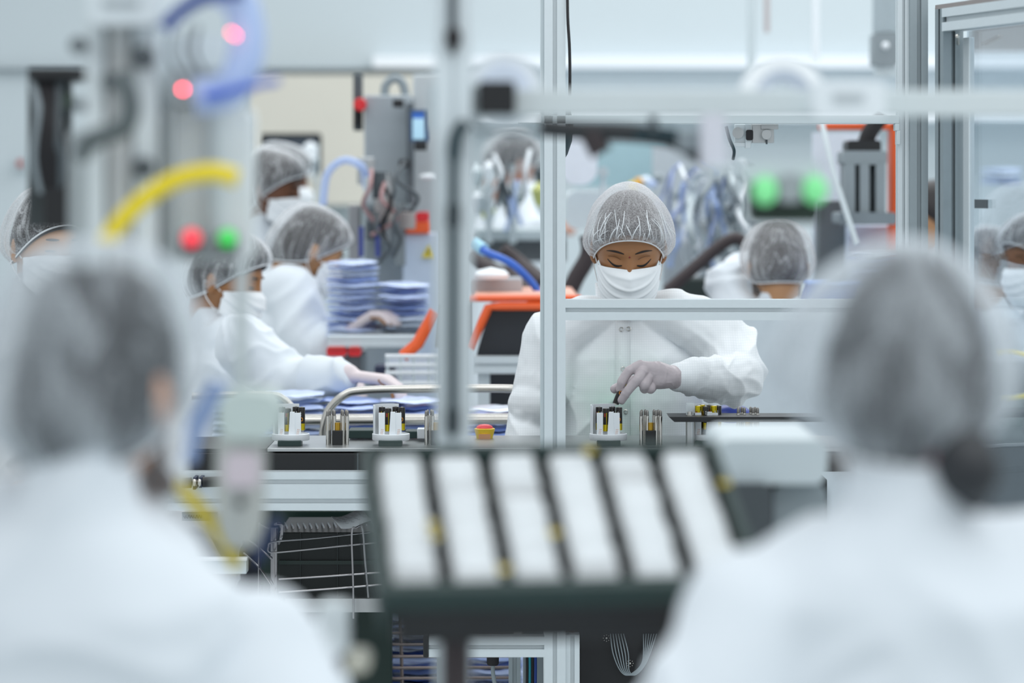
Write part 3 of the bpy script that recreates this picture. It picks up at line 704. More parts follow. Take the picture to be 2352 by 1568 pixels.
# black cable and teal bulb on the left post
MB().tube([P(1303, -40, FRD), P(1304, 40, FRD - .01), P(1308, 110, FRD - .01), P(1309, 190, FRD), P(1307, 300, FRD + .02)], .0032, 8).solo('cable', 'thin black cable running down the edge of the tall aluminium post', 'cable', M_rubber)
b = thing('hanging_lamp', 'dark teal rounded lamp housing showing behind the tall aluminium post', 'lamp', P(1285, 380, 6.7))
MB().lathe([(.0, 0), (.012, .002), (.024, .02), (.034, .05), (.037, .09), (.030, .12), (.012, .135), (0, .136)], P(1279, 375, 6.6), n=28).build('housing', M_teal, b)
MB().cyl(P(1310, 304, 6.6), P(1318, 304, 6.6), .0035).build('knob', M_black, b)
MB().tube([P(1279, 250, 6.6), P(1281, 150, 6.6), P(1284, -40, 6.6)], .004, 8).build('cord', M_rubber, b)
# clamp under the top rail
c = thing('clamp_fixture', 'grey metal clamp block with round knob hanging under the guard frame top rail', 'clamp', P(1740, 340, 6.36))
MB().pbox(1728, 285, 1778, 328, 6.34, .035).pbox(1748, 285, 1788, 297, 6.335, .03).build('block', M_plate, c, bevel=.001)
MB().cyl(P(1761, 309, 6.31), P(1761, 309, 6.345), .0108, n=28).build('knob', M_plate, c, bevel=.001)
MB().pbox(1759, 320, 1763, 331, 6.33, .004).build('screw', M_dgrey, c)
MB().pbox(1688, 285, 1712, 336, 6.345, .02).pbox(1712, 285, 1725, 340, 6.335, .03).pbox(1675, 327, 1722, 337, 6.34, .03).build('bracket', M_alu, c, bevel=.001)
MB().cyl(P(1695, 305, 6.33), P(1695, 305, 6.36), .012, n=24).cyl(P(1684, 305, 6.335), P(1704, 305, 6.335), .003).build('gauge', M_plate, c)
MB().rbox(1714, 298, 1730, 322, 6.325, .03, .004).build('clip', M_rubber, c)
MB().tube([P(1668, 290, 6.3), P(1676, 320, 6.3), P(1686, 345, 6.3), P(1684, 365, 6.32)], .0035, 8).build('hose', M_teal, c)

# door: the panel frame turned toward the camera on the right
dv = V(.27, -.963, 0); pv = V(.963, .27, 0); D0 = V((2157 - CX) * 6.2 / F, 6.2, 0)
dr = thing('guard_door', 'open guard door with slotted aluminium frame and clear reflecting pane at right edge', 'door panel', D0)
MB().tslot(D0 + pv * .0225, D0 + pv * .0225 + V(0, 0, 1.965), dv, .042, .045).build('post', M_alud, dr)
z1 = 1.937
MB().tslot(D0 + dv * .024 + pv * .018 + V(0, 0, z1), D0 + dv * 1.3 + pv * .018 + V(0, 0, z1), (0, 0, 1), .047, .045, 1, 1, .011, .010).build('rail', M_alu, dr)
pr = MB(); a = D0 - dv * .02 + pv * .0 + V(0, 0, z1 + .024); pr.prism([(0, 0), (1.3, 0), (1.3, .009), (0, .009)], a, dv, V(0, 0, 1), pv * .045); pr.build('top_strip', mat('taupe_strip', '8d8684', .4), dr)
pr = MB(); a = D0 + dv * .05 + pv * .040 + V(0, 0, .85); pr.prism([(0, 0), (1.25, 0), (1.25, 1.08), (0, 1.08)], a, dv, V(0, 0, 1), pv * .004)
mg = bpy.data.materials.new('clear_polycarbonate'); mg.use_nodes = True; n_ = mg.node_tree.nodes; l_ = mg.node_tree.links; n_.clear()
o_ = n_.new('ShaderNodeOutputMaterial'); ms = n_.new('ShaderNodeMixShader'); ms.inputs[0].default_value = .2; tr_ = n_.new('ShaderNodeBsdfTransparent'); tr_.inputs[0].default_value = (.93, .96, .98, 1)
gl = n_.new('ShaderNodeBsdfGlossy'); gl.inputs['Roughness'].default_value = .035; gl.inputs[0].default_value = (.9, .95, 1, 1)
tcn = n_.new('ShaderNodeTexCoord'); nzn = n_.new('ShaderNodeTexNoise'); nzn.inputs['Scale'].default_value = 6; bpn = n_.new('ShaderNodeBump'); bpn.inputs['Strength'].default_value = .05; bpn.inputs['Distance'].default_value = .01
l_.new(tcn.outputs['Object'], nzn.inputs[0]); l_.new(nzn.outputs[0], bpn.inputs['Height']); l_.new(bpn.outputs[0], gl.inputs['Normal'])
l_.new(tr_.outputs[0], ms.inputs[1]); l_.new(gl.outputs[0], ms.inputs[2]); l_.new(ms.outputs[0], o_.inputs[0])
pr.build('pane', mg, dr, 0)
pr = MB(); a = D0 + dv * .035 + pv * .038 + V(0, 0, .3); pr.prism([(0, 0), (.03, 0), (.03, 1.6), (0, 1.6)], a, dv, V(0, 0, 1), pv * .012); pr.build('pane_holder', M_alu, dr, bevel=.001)
MB().ell(P(2199, 83, 6.1), .0045).cyl(P(2199, 83, 6.1), P(2200, 100, 6.14), .004).build('bolt', M_steel, dr)
q = D0 + dv * .10 + pv * .034 + V(0, 0, P(0, 468, 6.1).z); pr = MB(); pr.prism([(0, -.009), (.06, -.009), (.06, .009), (0, .009)], q, dv, V(0, 0, 1), pv * .003); pr.build('sticker', M_dgrey, dr)

# bench
bn = thing('assembly_bench', 'assembly bench with steel top, black fascia and slotted aluminium front beam', 'bench', P(900, 1100, 6.3).xy.to_3d())
zt_ = P(0, 1128, FRD).z; xa, xb = P(240, 0, FRD).x, P(1240, 0, FRD).x
MB().tslot((xa, FRD + .0225, zt_), (xb, FRD + .0225, zt_), (0, 0, 1), .081, .045, 2, 1, .010).build('beam', M_alu, bn)
ZP = P(0, 1031, 6.33).z
bx0, bx1 = P(612, 0, 6.33).x, P(1960, 0, 6.33).x
MB().box(((bx0 + bx1) / 2, 6.512, ZP - .004), (bx1 - bx0, .32, .008)).build('steel_top', M_plate, bn, bevel=.0015)
MB().pbox(240, 1041, 1960, 1083, 6.348, .30).build('fascia', M_black, bn, bevel=.001)
MB().pbox(240, 1030, 612, 1041, 6.36, .3).build('side_ledge', mat('blackened_top', '2b3033', .5), bn, bevel=.001)
MB().pbox(820, 1041, 823, 1083, 6.345, .01).build('fascia_joint', M_dgrey, bn)
for a in (250, 1225):
    xq = P(a, 0, 6.62).x; MB().tslot((xq, 6.64, 0), (xq, 6.64, zt_ + .02), (1, 0, 0), .045, .045).build('leg', M_alud, bn)
# cable coupling clipped on the beam
cp = thing('cable_coupling', 'black cable coupling with two steel nuts fixed to the bench beam', 'connector', P(455, 1108, 6.25))
MB().cyl(P(405, 1109, 6.26), P(440, 1108, 6.26), .011).cyl(P(466, 1107, 6.26), P(520, 1105, 6.26), .011).build('sleeve', M_black, cp)
for a in (447, 459): MB().ell(P(a, 1107.5, 6.255), (.0055, .0095, .0095)).build('nut', M_steel, cp)
MB().pbox(443, 1096, 450, 1124, 6.25, .051).pbox(457, 1096, 464, 1120, 6.25, .051).build('clip', mat('navy_clip', '1b2740'), cp, bevel=.001)
MB().cyl(P(384, 1111, 6.26), P(405, 1109, 6.26), .008).build('yellow_sleeve', mat('ochre_sleeve', 'b79a1c'), cp)
MB().tube([P(384, 1111, 6.26), P(365, 1110, 6.26), P(330, 1112, 6.26)], .0025).build('wire', M_white, cp)

# fixtures ---------------------------------------------------------
FX = 6.44; u = FX / F
def fx(px): return (px - CX) * FX / F
def make_battery(flip=False):
    r = thing('battery', 'x', 'battery', (0, 0, 0))
    L, R = .0505, .00705
    z = lambda a: (L - a) if flip else a
    MB().lathe([(R * .9, z(.0)), (R, z(.0008)), (R, z(.0145))] if not flip else [(R, z(.0145)), (R, z(.0008)), (R * .9, z(0))], (0, 0, 0), n=24).build('gold_band', M_gold, r)
    if not flip:
        bd = MB().lathe([(R, .0145), (R, .0480), (R * .93, .0490), (R * .70, .0490)], (0, 0, 0), n=24).build('wrapper', M_batt, r)
        MB().lathe([(R * .72, .0488), (R * .72, .0493), (.0026, .0494), (.0026, .0505), (.0004, .0507)], (0, 0, 0), n=16).build('terminal', M_steel, r)
    else:
        bd = MB().lathe([(R * .8, .0), (R, .001), (R, z(.0145))], (0, 0, 0), n=24).build('wrapper', M_batt, r)
        MB().lathe([(R * .7, L), (R * .6, L + .0006), (.0028, L + .0008), (.0024, L + .0018), (.0003, L + .002)], (0, 0, 0), n=16).build('terminal', M_steel, r)
    def patch(nm, m, a0, a1, zs, ze):
        mb = MB(); n = 6
        for k in range(n + 1):
            a = math.radians(a0 + (a1 - a0) * k / n); rr = R + .00012
            mb.v += [(rr * math.sin(a), -rr * math.cos(a), zs), (rr * math.sin(a), -rr * math.cos(a), ze)]
        mb.f += [(2 * k, 2 * k + 2, 2 * k + 3, 2 * k + 1) for k in range(n)]
        return mb.build(nm, m, bd)
    patch('red_print', M_cop, -60, -36, .031, .039); patch('yellow_stripe', M_gold, -22, -12, .0145, .040)
    mb = MB()      # small white lettering and round emblem on the wrapper
    def glyph(a, zc, w_, h_):
        a = math.radians(a); c = V((R + .0002) * math.sin(a), -(R + .0002) * math.cos(a), zc); mb.box(c, (w_, .0003, h_), Matrix.Rotation(a, 3, 'Z'))
    for k in range(5): glyph(34, .0395 - .0022 * k, .0022, .0007); glyph(34 + (8 if k % 2 else -8), .0384 - .0022 * k, .0006, .0018)
    mb.build('lettering', M_white, bd)
    mb = MB(); a = math.radians(52); c = V((R + .0001) * math.sin(a), -(R + .0001) * math.cos(a), .0235); nrm = V(math.sin(a), -math.cos(a), 0); tg = V(math.cos(a), math.sin(a), 0)
    mb.tube([c + tg * .0024 * math.cos(k) + V(0, 0, 1) * .0036 * math.sin(k) for k in np.linspace(0, 5.6, 9)], .0007, 5, True, 0); mb.build('emblem', M_amber, bd)
    return r
BAT = make_battery(); BATF = make_battery(True)
used = {}
def battery(loc, label, group, rz=0, flip=False):
    src = BATF if flip else BAT
    o = src if not used.get(flip) else copy_tree(src); used[flip] = 1
    return place(o, loc, label, group, rz)
def make_holder():
    r = thing('battery_holder', 'x', 'holder', (0, 0, 0), 'white battery holders on the bench')
    MB().lathe([(.0395, .010), (.0405, .0115), (.0405, .0235), (.038, .0245), (.037, .0215), (.0, .0215)], (0, 0, 0), n=40).build('base_ring', M_white, r)
    f = MB().box((0, -.020, .006), (.050, .050, .012)); f.build('foot', M_green, r, bevel=.001)
    mb = MB(); n = 26; pts = []     # back wall: open curved shell
    o_r, i_r = .0385, .0365
    poly = [(o_r * math.sin(a), o_r * math.cos(a)) for a in np.linspace(-2.0, .42, n)] + [(i_r * math.sin(a), i_r * math.cos(a)) for a in np.linspace(.42, -2.0, n)]
    mb.prism([(x, y) for x, y in poly], (0, 0, .02), (1, 0, 0), (0, 1, 0), (0, 0, .0655)); mb.build('back_wall', M_white, r)
    for (xa, xb, ya, ztop, tp) in ((-.0255, -.012, -.026, .0705, 0), (.0005, .0105, -.031, .073, .0035), (.0105, .0235, -.029, .0705, .002)):
        mb = MB(); mb.prism([(xa - tp, .02), (xb + tp * .4, .02), (xb, ztop), (xa, ztop)], (0, ya, 0), (1, 0, 0), (0, 0, 1), (0, .0022, 0)); p = mb.build('prong', M_white, r, bevel=.0005)
        if xa != .0005:
            mk = MB()
            for k in range(4):
                for j in range(2): mk.box(((xa + xb) / 2 - .002 + .003 * j + .0006 * k, ya - .0002, .024 + .0035 * k), (.002, .0003, .0013), Matrix.Rotation(.5, 3, 'Y'))
            mk.build('print', M_inkp, p)
    return r
HOLD = make_holder()
hs = [(668, 'white battery holder nearest the lower left steel pins, half blurred by the machine', 'left holder'), (898, 'white battery holder standing left of the tall grey foreground post', 'holder left of the foreground post'), (1397, 'white battery holder being filled by the gloved hand', 'holder under the gloved hand'), (1622, 'white battery holder standing below the black slotted plate', 'holder under the black plate')]
for i, (px, lb, gp) in enumerate(hs):
    o = HOLD if i == 0 else copy_tree(HOLD); o.location = (fx(px), FX, ZP); o['label'] = lb
    spots = [(-21, .010), (-6, -.016), (10, .018), (25, .002)]
    if i < 3:
        for k, (dx, dy) in enumerate(spots):
            battery((fx(px + dx), FX + dy, ZP + .030 + (.001 if dy > 0 else 0)), 'black and gold battery standing upright in the ' + {0: 'half blurred white holder at the bench end', 1: 'white holder beside the foreground post', 2: 'white holder below the gloved hand'}[i], 'batteries in the ' + gp, [0.2, .5, -.3, -.9][k])
zb_ = ZP + .062; BP = P(0, 957, 6.37).z
for k, (px, dy, fl) in enumerate([(1603, -.012, True), (1613, .016, True), (1620, -.018, False), (1631, .02, False), (1638.5, -.010, True), (1650, .004, False)]):
    battery((fx(px), FX + dy, ZP + .034), 'battery with gold end up in the black slotted plate' if fl else 'battery with black end up in the black slotted plate', 'gold-topped batteries in the black plate' if fl else 'black-topped batteries in the black plate', [.2, .4, -.6, .9, -.2, -.8][k], fl)
held = copy_tree(BAT); held['label'] = 'black battery held between gloved finger and thumb above the white holder'; held['group'] = ''
del held['group']
tipp = P(1413, 929, 6.452); ax_ = (P(1432, 882, 6.462) - tipp).normalized()
held.rotation_euler = Vector((0, 0, -1)).rotation_difference(ax_).to_euler(); held.location = tipp + ax_ * .0507
def make_pins():
    r = thing('pin_fixture', 'x', 'fixture', (0, 0, 0), 'steel pin fixtures on the bench')
    for k, (dx, dy) in enumerate([(-22, -.012), (-19, .012), (-11, .018), (-7, -.004), (9, .016), (13, -.006), (19, .012), (23, -.010)]):
        x = dx * u
        p = MB().lathe([(.0037, 0), (.0037, .060), (.0033, .0615), (.0024, .0618)], (x, dy, 0), n=16).build('pin', M_steel, r)
        MB().lathe([(.0030, .0615), (.0031, .070), (.0024, .0725), (.0014, .0738), (.0004, .0742)], (x, dy, 0), n=14).build('tip', mat('worn_steel', '8d8a86', .3, .9), p)
    MB().lathe([(.0066, .03), (.0066, .047), (.006, .0475), (.0003, .0475)], (0, -.004, 0), n=20).build('sleeve', mat('brass', 'b8923a', .3, .9), r)
    MB().box((0, -.006, .0155), (.021, .022, .031)).build('block', M_black, r, bevel=.001)
    return r
PIN = make_pins()
for i, (px, lb) in enumerate([(775, 'cluster of steel pins between the two white holders left of the foreground post'), (1001, 'cluster of steel pins half hidden by the blurred foreground post'), (1494, 'cluster of steel pins between the gloved hand and the black plate'), (1717, 'cluster of steel pins poking through the black plate')]):
    o = PIN if i == 0 else copy_tree(PIN); o.location = (fx(px), FX + .005, ZP + (.006 if i == 3 else 0.0)); o['label'] = lb
bp = thing('black_plate', 'long black slotted plate raised above the bench right of the gloved hand', 'plate', (fx(1680), 6.4, BP - .011))
mbp = MB(); hx0, hx1 = P(1536, 0, 6.37).x, P(1990, 0, 6.37).x
mbp.prism([(hx0, 0), (hx0 + .012, -.011), (hx1, -.011), (hx1, 0)], (0, 6.37, BP), (1, 0, 0), (0, 0, 1), (0, .105, 0)); mbp.build('slab', M_black, bp, bevel=.0008)
MB().cyl(V(fx(1583), 6.40, ZP), V(fx(1583), 6.40, BP - .010), .010, n=24).build('pillar', M_plate, bp)
MB().cyl(V(fx(1582), 6.40, BP), V(fx(1582), 6.40, BP + .009), .0052, n=20).cyl(V(fx(1582), 6.40, BP), V(fx(1582), 6.40, BP + .0025), .009, n=20).build('screw', M_steel, bp)
MB().box((fx(1584), 6.43, BP + .013), (.017, .016, .026)).build('clear_guide', M_clear, bp, bevel=.001)
# things on the bench behind
MB().pbox(800, 988, 862, 1007, 6.55, .08).solo('parts_tray', 'low dark green parts tray on the bench left of the middle white holder', 'tray', M_green, bevel=.002)
MB().pbox(930, 990, 1000, 1007, 6.55, .06).solo('parts_tray', 'low dark green parts tray on the bench right of the middle white holder', 'tray', M_green, bevel=.002)
MB().pbox(958, 984, 990, 1008, 6.51, .03).solo('plastic_block', 'small white block at the rim of the low green parts tray', 'block', M_white, bevel=.002)
es = thing('emergency_button', 'yellow stop button housing with red mushroom cap beside the foreground post', 'button', P(1113, 1015, 6.6))
MB().lathe([(.018, 0), (.0185, .01), (.0225, .024), (.0230, .028), (.020, .029)], P(1113, 1013, 6.6), n=28).build('housing', mat('stop_yellow', 'f0cc3a', .4), es)
MB().lathe([(.018, .0275), (.019, .030), (.0165, .034), (.010, .037), (.001, .038)], P(1113, 1013, 6.6), n=28).build('cap', mat('stop_red', 'e0424a', .35), es)
MB().box(P(1113, 1003, 6.578), (.026, .003, .012)).build('label_plate', mat('stop_label', 'd09a70', .5), es)
# glove/bin behind elbow
MB().ell(P(1680, 950, 6.85), (.045, .04, .022)).solo('blue_bag', 'small deep blue film bag lying behind the black plate', 'bag', mat('deep_blue_film', '4254b0', .35))

# below the bench ---------------------------------------------------
cr = thing('crate', 'dark green crate standing in the wire rack under the bench', 'crate', P(760, 1370, 6.56))
MB().pbox(640, 1222, 900, 1372, 6.56, .3).build('wall', mat('black_green_plastic', '121a1a', .5), cr, bevel=.002)
for x in (690, 775, 860): MB().pbox(x - 1.2, 1224, x + 1.2, 1370, 6.556, .006).build('rib', mat('black_green_rib', '1c2828', .4), cr)
MB().pbox(640, 1287, 900, 1296, 6.554, .008).build('band', mat('green_rib', '22332f', .4), cr)
MB().pbox(600, 1172, 900, 1900, 6.9, .05).solo('storage_bin', 'tall dark green storage bin standing behind the wire rack under the bench', 'bin', mat('bottle_green', '14302a', .45), bevel=.003)
M_rackw = mat('rack_wire', '9a999b', .22, 1)
rk = thing('wire_rack', 'chromed wire rack under the bench beam holding a dark crate', 'rack', P(628, 1400, 6.5).xy.to_3d())
MB().cyl(P(630, 1212, 6.46), V(P(630, 0, 6.46).x, 6.46, 0), .0085).build('post', M_rackw, rk)
MB().tube([P(632, 1205, 6.46), P(640, 1203, 6.45), P(648, 1208, 6.45), P(646, 1235, 6.45), P(640, 1248, 6.46)], .0035).build('bracket', M_rackw, rk)
for pts in ([P(850, 1222, 6.47), P(720, 1236, 6.44), P(630, 1244, 6.43), P(617, 1256, 6.43), P(620, 1268, 6.43), P(650, 1267, 6.43), P(760, 1256, 6.45), P(870, 1245, 6.47)],
            [P(640, 1330, 6.43), P(740, 1324, 6.45), P(880, 1314, 6.47)], [P(640, 1360, 6.43), P(760, 1352, 6.45), P(880, 1342, 6.47)],
            [P(812, 1420, 6.42), P(811, 1340, 6.42), P(808, 1225, 6.43), P(818, 1212, 6.43), P(832, 1214, 6.44), P(838, 1280, 6.45), P(846, 1372, 6.46)],
            [P(596, 1200, 6.50), P(595, 1260, 6.5), P(594, 1420, 6.5)], [P(597, 1205, 6.5), P(612, 1212, 6.47), P(620, 1213, 6.46)], [P(560, 1270, 6.62), P(595, 1302, 6.5), P(625, 1345, 6.44)], [P(560, 1230, 6.62), P(600, 1262, 6.5), P(622, 1282, 6.45)]):
    MB().tube(pts, .0022, 8).build('wire', M_rackw, rk)
for k in range(16):
    x = 646 + 14 * k; y = 1212 - (0.9 * max(0, k - 6)); MB().tube([P(x, y, 6.47), P(x - 6, y - 12, 6.8)], .0022, 6).build('deck_wire', M_rackw, rk)
MB().pbox(655, 1374, 885, 1406, 6.47, .02).build('shelf_plate', M_plate, rk, bevel=.001)
sl = thing('paper_slip', 'curled white paper slip with printed lines lying on the wire rack', 'paper', P(800, 1200, 6.5))
ps = MB(); nn = 12
for i in range(nn + 1):
    t = i / nn; x0_, y0_ = 761 + 70 * t, 1186 - 14 * t + 4 * math.sin(t * 5); ps.v += [tuple(P(x0_, y0_, 6.47 + .03 * t)), tuple(P(x0_ + 22, y0_ + 27, 6.452 + .03 * t))]
ps.f += [(2 * i, 2 * i + 2, 2 * i + 3, 2 * i + 1) for i in range(nn)]
so = ps.build('sheet', M_paper, sl); sd = so.modifiers.new('t', 'SOLIDIFY'); sd.thickness = .0004
ml = MB()
for j in range(5):
    for k in range(4):
        t = .15 + .75 * k / 4 + .02 * j; a = P(761 + 70 * t + 4 + 4 * j, 1186 - 14 * t + 3 + 3 * j + 4 * math.sin(t * 5), 6.464 + .03 * t - .003 * j); ml.box(a, (.007, .0005, .0009))
ml.build('printed_lines', M_ink, so)
MB().pbox(806, 1196, 850, 1206, 6.49, .05).solo('card', 'grey folded card lying under the paper slip on the wire rack', 'card', mat('grey_card', '8b8a8a', .6), bevel=.001)
tb = thing('steel_tray', 'bright steel tray edge below the grey cloth knee at lower left', 'tray', P(480, 1315, 6.25))
MB().pbox(300, 1284, 566, 1318, 6.25, .05).build('pan', M_alu, tb, bevel=.002); MB().pbox(330, 1318, 348, 3100, 6.26, .03).build('leg', M_alu, tb); MB().pbox(300, 1281, 567, 1288, 6.24, .02).build('rim', M_white, tb, bevel=.001)
pl = thing('label_plate', 'small name plate with dark squiggle marks under the bench beam', 'plate', P(450, 1195, 6.34))
MB().pbox(418, 1176, 500, 1196, 6.345, .004).build('plate', mat('grey_plate', 'a2a8aa', .5), pl)
ml = MB()
for k in range(7): ml.tube([P(422 + 6 * k, 1184 + 3 * math.sin(k * 2), 6.343), P(425 + 6 * k, 1190, 6.343), P(427 + 6 * k, 1183, 6.343)], .0006, 5)
ml.build('marks', M_dgrey, pl)
MB().pbox(360, 1120, 600, 1900, 7.42, .05).solo('shadow_panel', 'dark blue-black sheet standing in for shade behind the wire rack under the bench', 'panel', mat('blue_black', '1e2430', .6))  # dark sheet stands in for the deep shade under the bench
# control box with cables at lower right
cbx = thing('control_box', 'black control box under the bench right of the lower aluminium post', 'cabinet', P(1480, 1568, 6.6).xy.to_3d())
MB().pbox(1331, 1100, 1900, 1900, 6.47, .13).build('housing', mat('matt_black', '16171a', .55), cbx, bevel=.003)
for x, y in ((1393, 1465), (1447, 1523)):
    mb = MB(); c = P(x, y, 6.46); mb.ell(c, .0028)
    for k in range(8): mb.ell(c + V(math.cos(k * .785), 0, math.sin(k * .785)) * .0068, .0013, None, 8, 6)
    mb.cyl(c, c + V(0, .075, 0), .002); mb.build('jack', M_steel, cbx)
for k in range(6): MB().tube([P(1402 + 6 * k, 1455, 6.46), P(1408 + 7 * k, 1500, 6.45), P(1425 + 4 * k, 1540, 6.45), P(1445 + k * 3, 1549, 6.45), P(1475 + 2 * k, 1520, 6.45), P(1478 + 6 * k, 1455, 6.46)], .0012, 6).build('cable', M_grey, cbx)
pg = thing('power_plug', 'black plug with grey cable hanging below the lower aluminium rail', 'plug', P(1132, 1530, 6.4))
MB().lathe([(.011, 0), (.013, .004), (.0135, .02), (.010, .022)], P(1132, 1527, 6.4), n=20).build('body', M_rubber, pg); MB().tube([P(1132, 1526, 6.4), P(1133, 1550, 6.4), P(1142, 1600, 6.4)], .0045).build('cable', M_grey, pg)
for k, (x, m_) in enumerate([(1210, M_rubber), (1216, mat('cyan_cable', '1f8fa0')), (1222, M_rubber), (1229, M_navy)]):
    MB().tube([P(x, 1490, 6.42), P(x + 1, 1530, 6.41), P(x, 1620, 6.42)], .0032, 8).solo('cable', ['black cable hanging left in the bundle beside the lower aluminium post', 'cyan cable hanging in the bundle beside the lower aluminium post', 'black cable hanging mid bundle beside the lower aluminium post', 'navy cable hanging in the bundle beside the lower aluminium post'][k], 'cable', m_, 'cable bundle under the bench')

# film pouches --------------------------------------------------------
def pouch_mesh(seed, w=.20, d_=.14, h=.010):
    n, m = 18, 12; mb = MB(); rs_ = random.Random(seed); ph = [rs_.uniform(0, 6) for _ in range(8)]
    for sgn in (1, -1):
        for j in range(m + 1):
            for i in range(n + 1):
                x, y = i / n * 2 - 1, j / m * 2 - 1
                e = max(0, (1 - x ** 8) * (1 - y ** 8)) ** .5
                wv = .003 * math.sin(4 * x + 2 * y) + .0015 * math.sin(7 * y - 2 * x) + .0006 * math.sin(13 * x + ph[2])
                mb.v.append((x * w / 2, y * d_ / 2, sgn * h / 2 * e * (1 + .2 * math.sin(5 * x + ph[3]) * math.sin(4 * y + ph[4])) + wv))
    W = n + 1; K = (m + 1) * W
    for j in range(m):
        for i in range(n):
            a = j * W + i; mb.f += [(a, a + 1, a + W + 1, a + W), (K + a, K + a + W, K + a + W + 1, K + a + 1)]
    return mb
PM = []
for s_ in range(5):
    me = pouch_mesh(s_, h=(.009, .011, .010, .011, .012)[s_]).mesh('pouch', Vector()); fixn(me); me.materials.append(M_pouch); me.polygons.foreach_set('use_smooth', [True] * len(me.polygons)); PM.append(me)
def pouch(c, mk, label, group, rz=0, tilt=(0, 0), sc=1, m_=None):
    o = bpy.data.objects.new('film_pouch', PM[mk % 5]); COL.objects.link(o); OFF[o.name] = Vector(c); o.location = c; o.rotation_euler = (tilt[0], tilt[1], rz); o.scale = (sc, sc, sc)
    if m_: o.material_slots[0].link = 'OBJECT'; o.material_slots[0].material = m_
    return tag(o, label, 'pouch', group)
def pile(x0, x1, ytop, ybot, d, label, group, pw=.20, taper=.3, m_=(M_pouch, M_pouch, M_pouchd, M_pouchw), sc=.74, seed=1, pitch=.0155):
    """neat stacks of flat film pouches side by side, lower toward the right"""
    rs_ = random.Random(seed); wpx = .20 * sc * 1.06 * F / d; n = max(1, round((x1 - x0) / wpx)); st = (x1 - x0) / n
    for k in range(n):
        h = (ybot - ytop) * (1 - taper * (k / max(1, n - 1) if n > 1 else 0)) * rs_.uniform(.93, 1); y = ybot; lean = rs_.uniform(-.12, .2)
        while y > ybot - h:
            px = x0 + st * (k + .5) + rs_.uniform(-2, 2)
            pouch(P(px, y, d + rs_.uniform(-.03, .03)), rs_.randrange(5), label, group, rs_.uniform(-.05, .05), (0.05, rs_.uniform(-.02, .02)), sc * rs_.uniform(.94, 1.0), rs_.choice(m_))
            y -= pitch * F / d
# ------------------------------------------------------------------ background: people
def arm(s, e, w, hand=1, nrm=(0, 0, -1)): return (P(*s), P(*e), P(*w), hand, nrm)
person('seated person at left edge in cap and mask below the dark cable panel', (110, 556, 6.95), 34, 9, 0, M_sand, M_hair, True, .006,
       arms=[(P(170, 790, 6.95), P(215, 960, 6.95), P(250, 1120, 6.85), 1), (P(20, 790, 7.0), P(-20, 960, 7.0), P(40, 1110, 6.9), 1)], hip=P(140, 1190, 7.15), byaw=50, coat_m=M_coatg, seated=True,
       extra=lambda cb: chain(cb, [(P(280, 1215, 6.95), .10), (P(385, 1250, 6.72), .078), (P(440, 1275, 6.62), .058), (P(480, 1310, 6.56), .042)]), coat_vox=.006)
person('person at back in hair cap beside the wall monitor, partly behind a masked colleague', (642, 412, 10.2), 80, 8, 0, M_skind, M_hairg, True, .010, capk=dict(zb=(-.03, .085, .0)),
       arms=[arm((650, 600, 10.2), (690, 740, 10.2), (760, 760, 10.0))], neck=(0, .03, -.18))
person('dark-skinned person in profile with bright white mask in front of the wall monitor', (618, 432, 9.3), 78, 10, 0, M_skind, M_hair, True, .008, capk=dict(zb=(-.03, .085, .0)),
       arms=[arm((600, 640, 9.4), (640, 800, 9.4), (720, 830, 9.2))])
person('stooping person in white coat with black hair under cap working at the blue pouch pile', (712, 572, 8.6), 112, 26, 4, M_sand, M_hair, True, .008, capk=dict(zb=(-.022, .07, .012)),
       arms=[arm((668, 672, 8.5), (716, 812, 8.4), (800, 760, 8.35)), arm((640, 680, 8.8), (700, 800, 8.8), (790, 770, 8.7))], hip=(P(610, 1010, 8.7)), byaw=112, gloves=M_glovep, neck=(0, .06, -.15), bulk=1.1)
person('person in profile with mask and cap reaching out a pink-white gloved hand over the trolley', (520, 634, 7.9), 76, 16, 0, M_skinm, M_hairg, True, .007, capk=dict(zb=(-.022, .075, .008)),
       arms=[arm((560, 790, 7.6), (660, 885, 7.55), (800, 862, 7.4), V(.1, -.02, -.01).normalized()), arm((520, 800, 7.85), (600, 900, 7.9), (720, 880, 7.8))], hip=P(480, 1150, 7.7), gloves=M_glovep, coat_vox=.008, bulk=1.08)
person('person seen from behind with cap of brown-black hair below the green lamps', (1787, 606, 8.3), 184, 8, 0, M_sand, mat('brown_hair', '2a211f', .5, var=.3, scale=80), True, .008,
       arms=[(P(1712, 760, 8.3), P(1672, 650, 8.4), P(1755, 600, 8.6), None), arm((1872, 770, 8.3), (1900, 900, 8.4), (1880, 960, 8.62))], neck=(0, .035, -.165))
person('dark-haired person glimpsed between the two upright aluminium posts at right', (2146, 500, 9.4), -70, 6, 0, M_sand, M_hair, False, .010, arms=[arm((2150, 690, 9.4), (2120, 830, 9.4), (2080, 860, 9.2))], cap=False, hairk=dict(out=(.086, .10, .108), top=.12))
person('added person in cap behind the clear door pane, standing in for a reflection, head turned away', (2272, 618, 8.9), 150, 10, 0, M_skinm, M_hairg, True, .009, arms=[arm((2340, 760, 8.9), (2380, 880, 8.9), (2300, 900, 8.7))])  # added figure behind the pane in place of a reflected head
person('added person in cap and mask at right edge, standing in for a reflection in the clear door pane', (2385, 590, 8.1), -60, 10, 0, M_skind, M_hair, True, .009, arms=[arm((2300, 770, 8.1), (2280, 880, 8.15), (2330, 900, 8.1))])  # second added figure, stands in for a head mirrored in the pane
person('person in white coat bending over machines far behind the left aluminium post', (1178, 372, 11.6), 120, 25, 0, mat('skin_rosy', 'b08574', .5), M_hairg, False, .011, arms=[arm((1210, 470, 11.5), (1235, 540, 11.4), (1275, 520, 11.2))], cap=True, bulk=1.1)

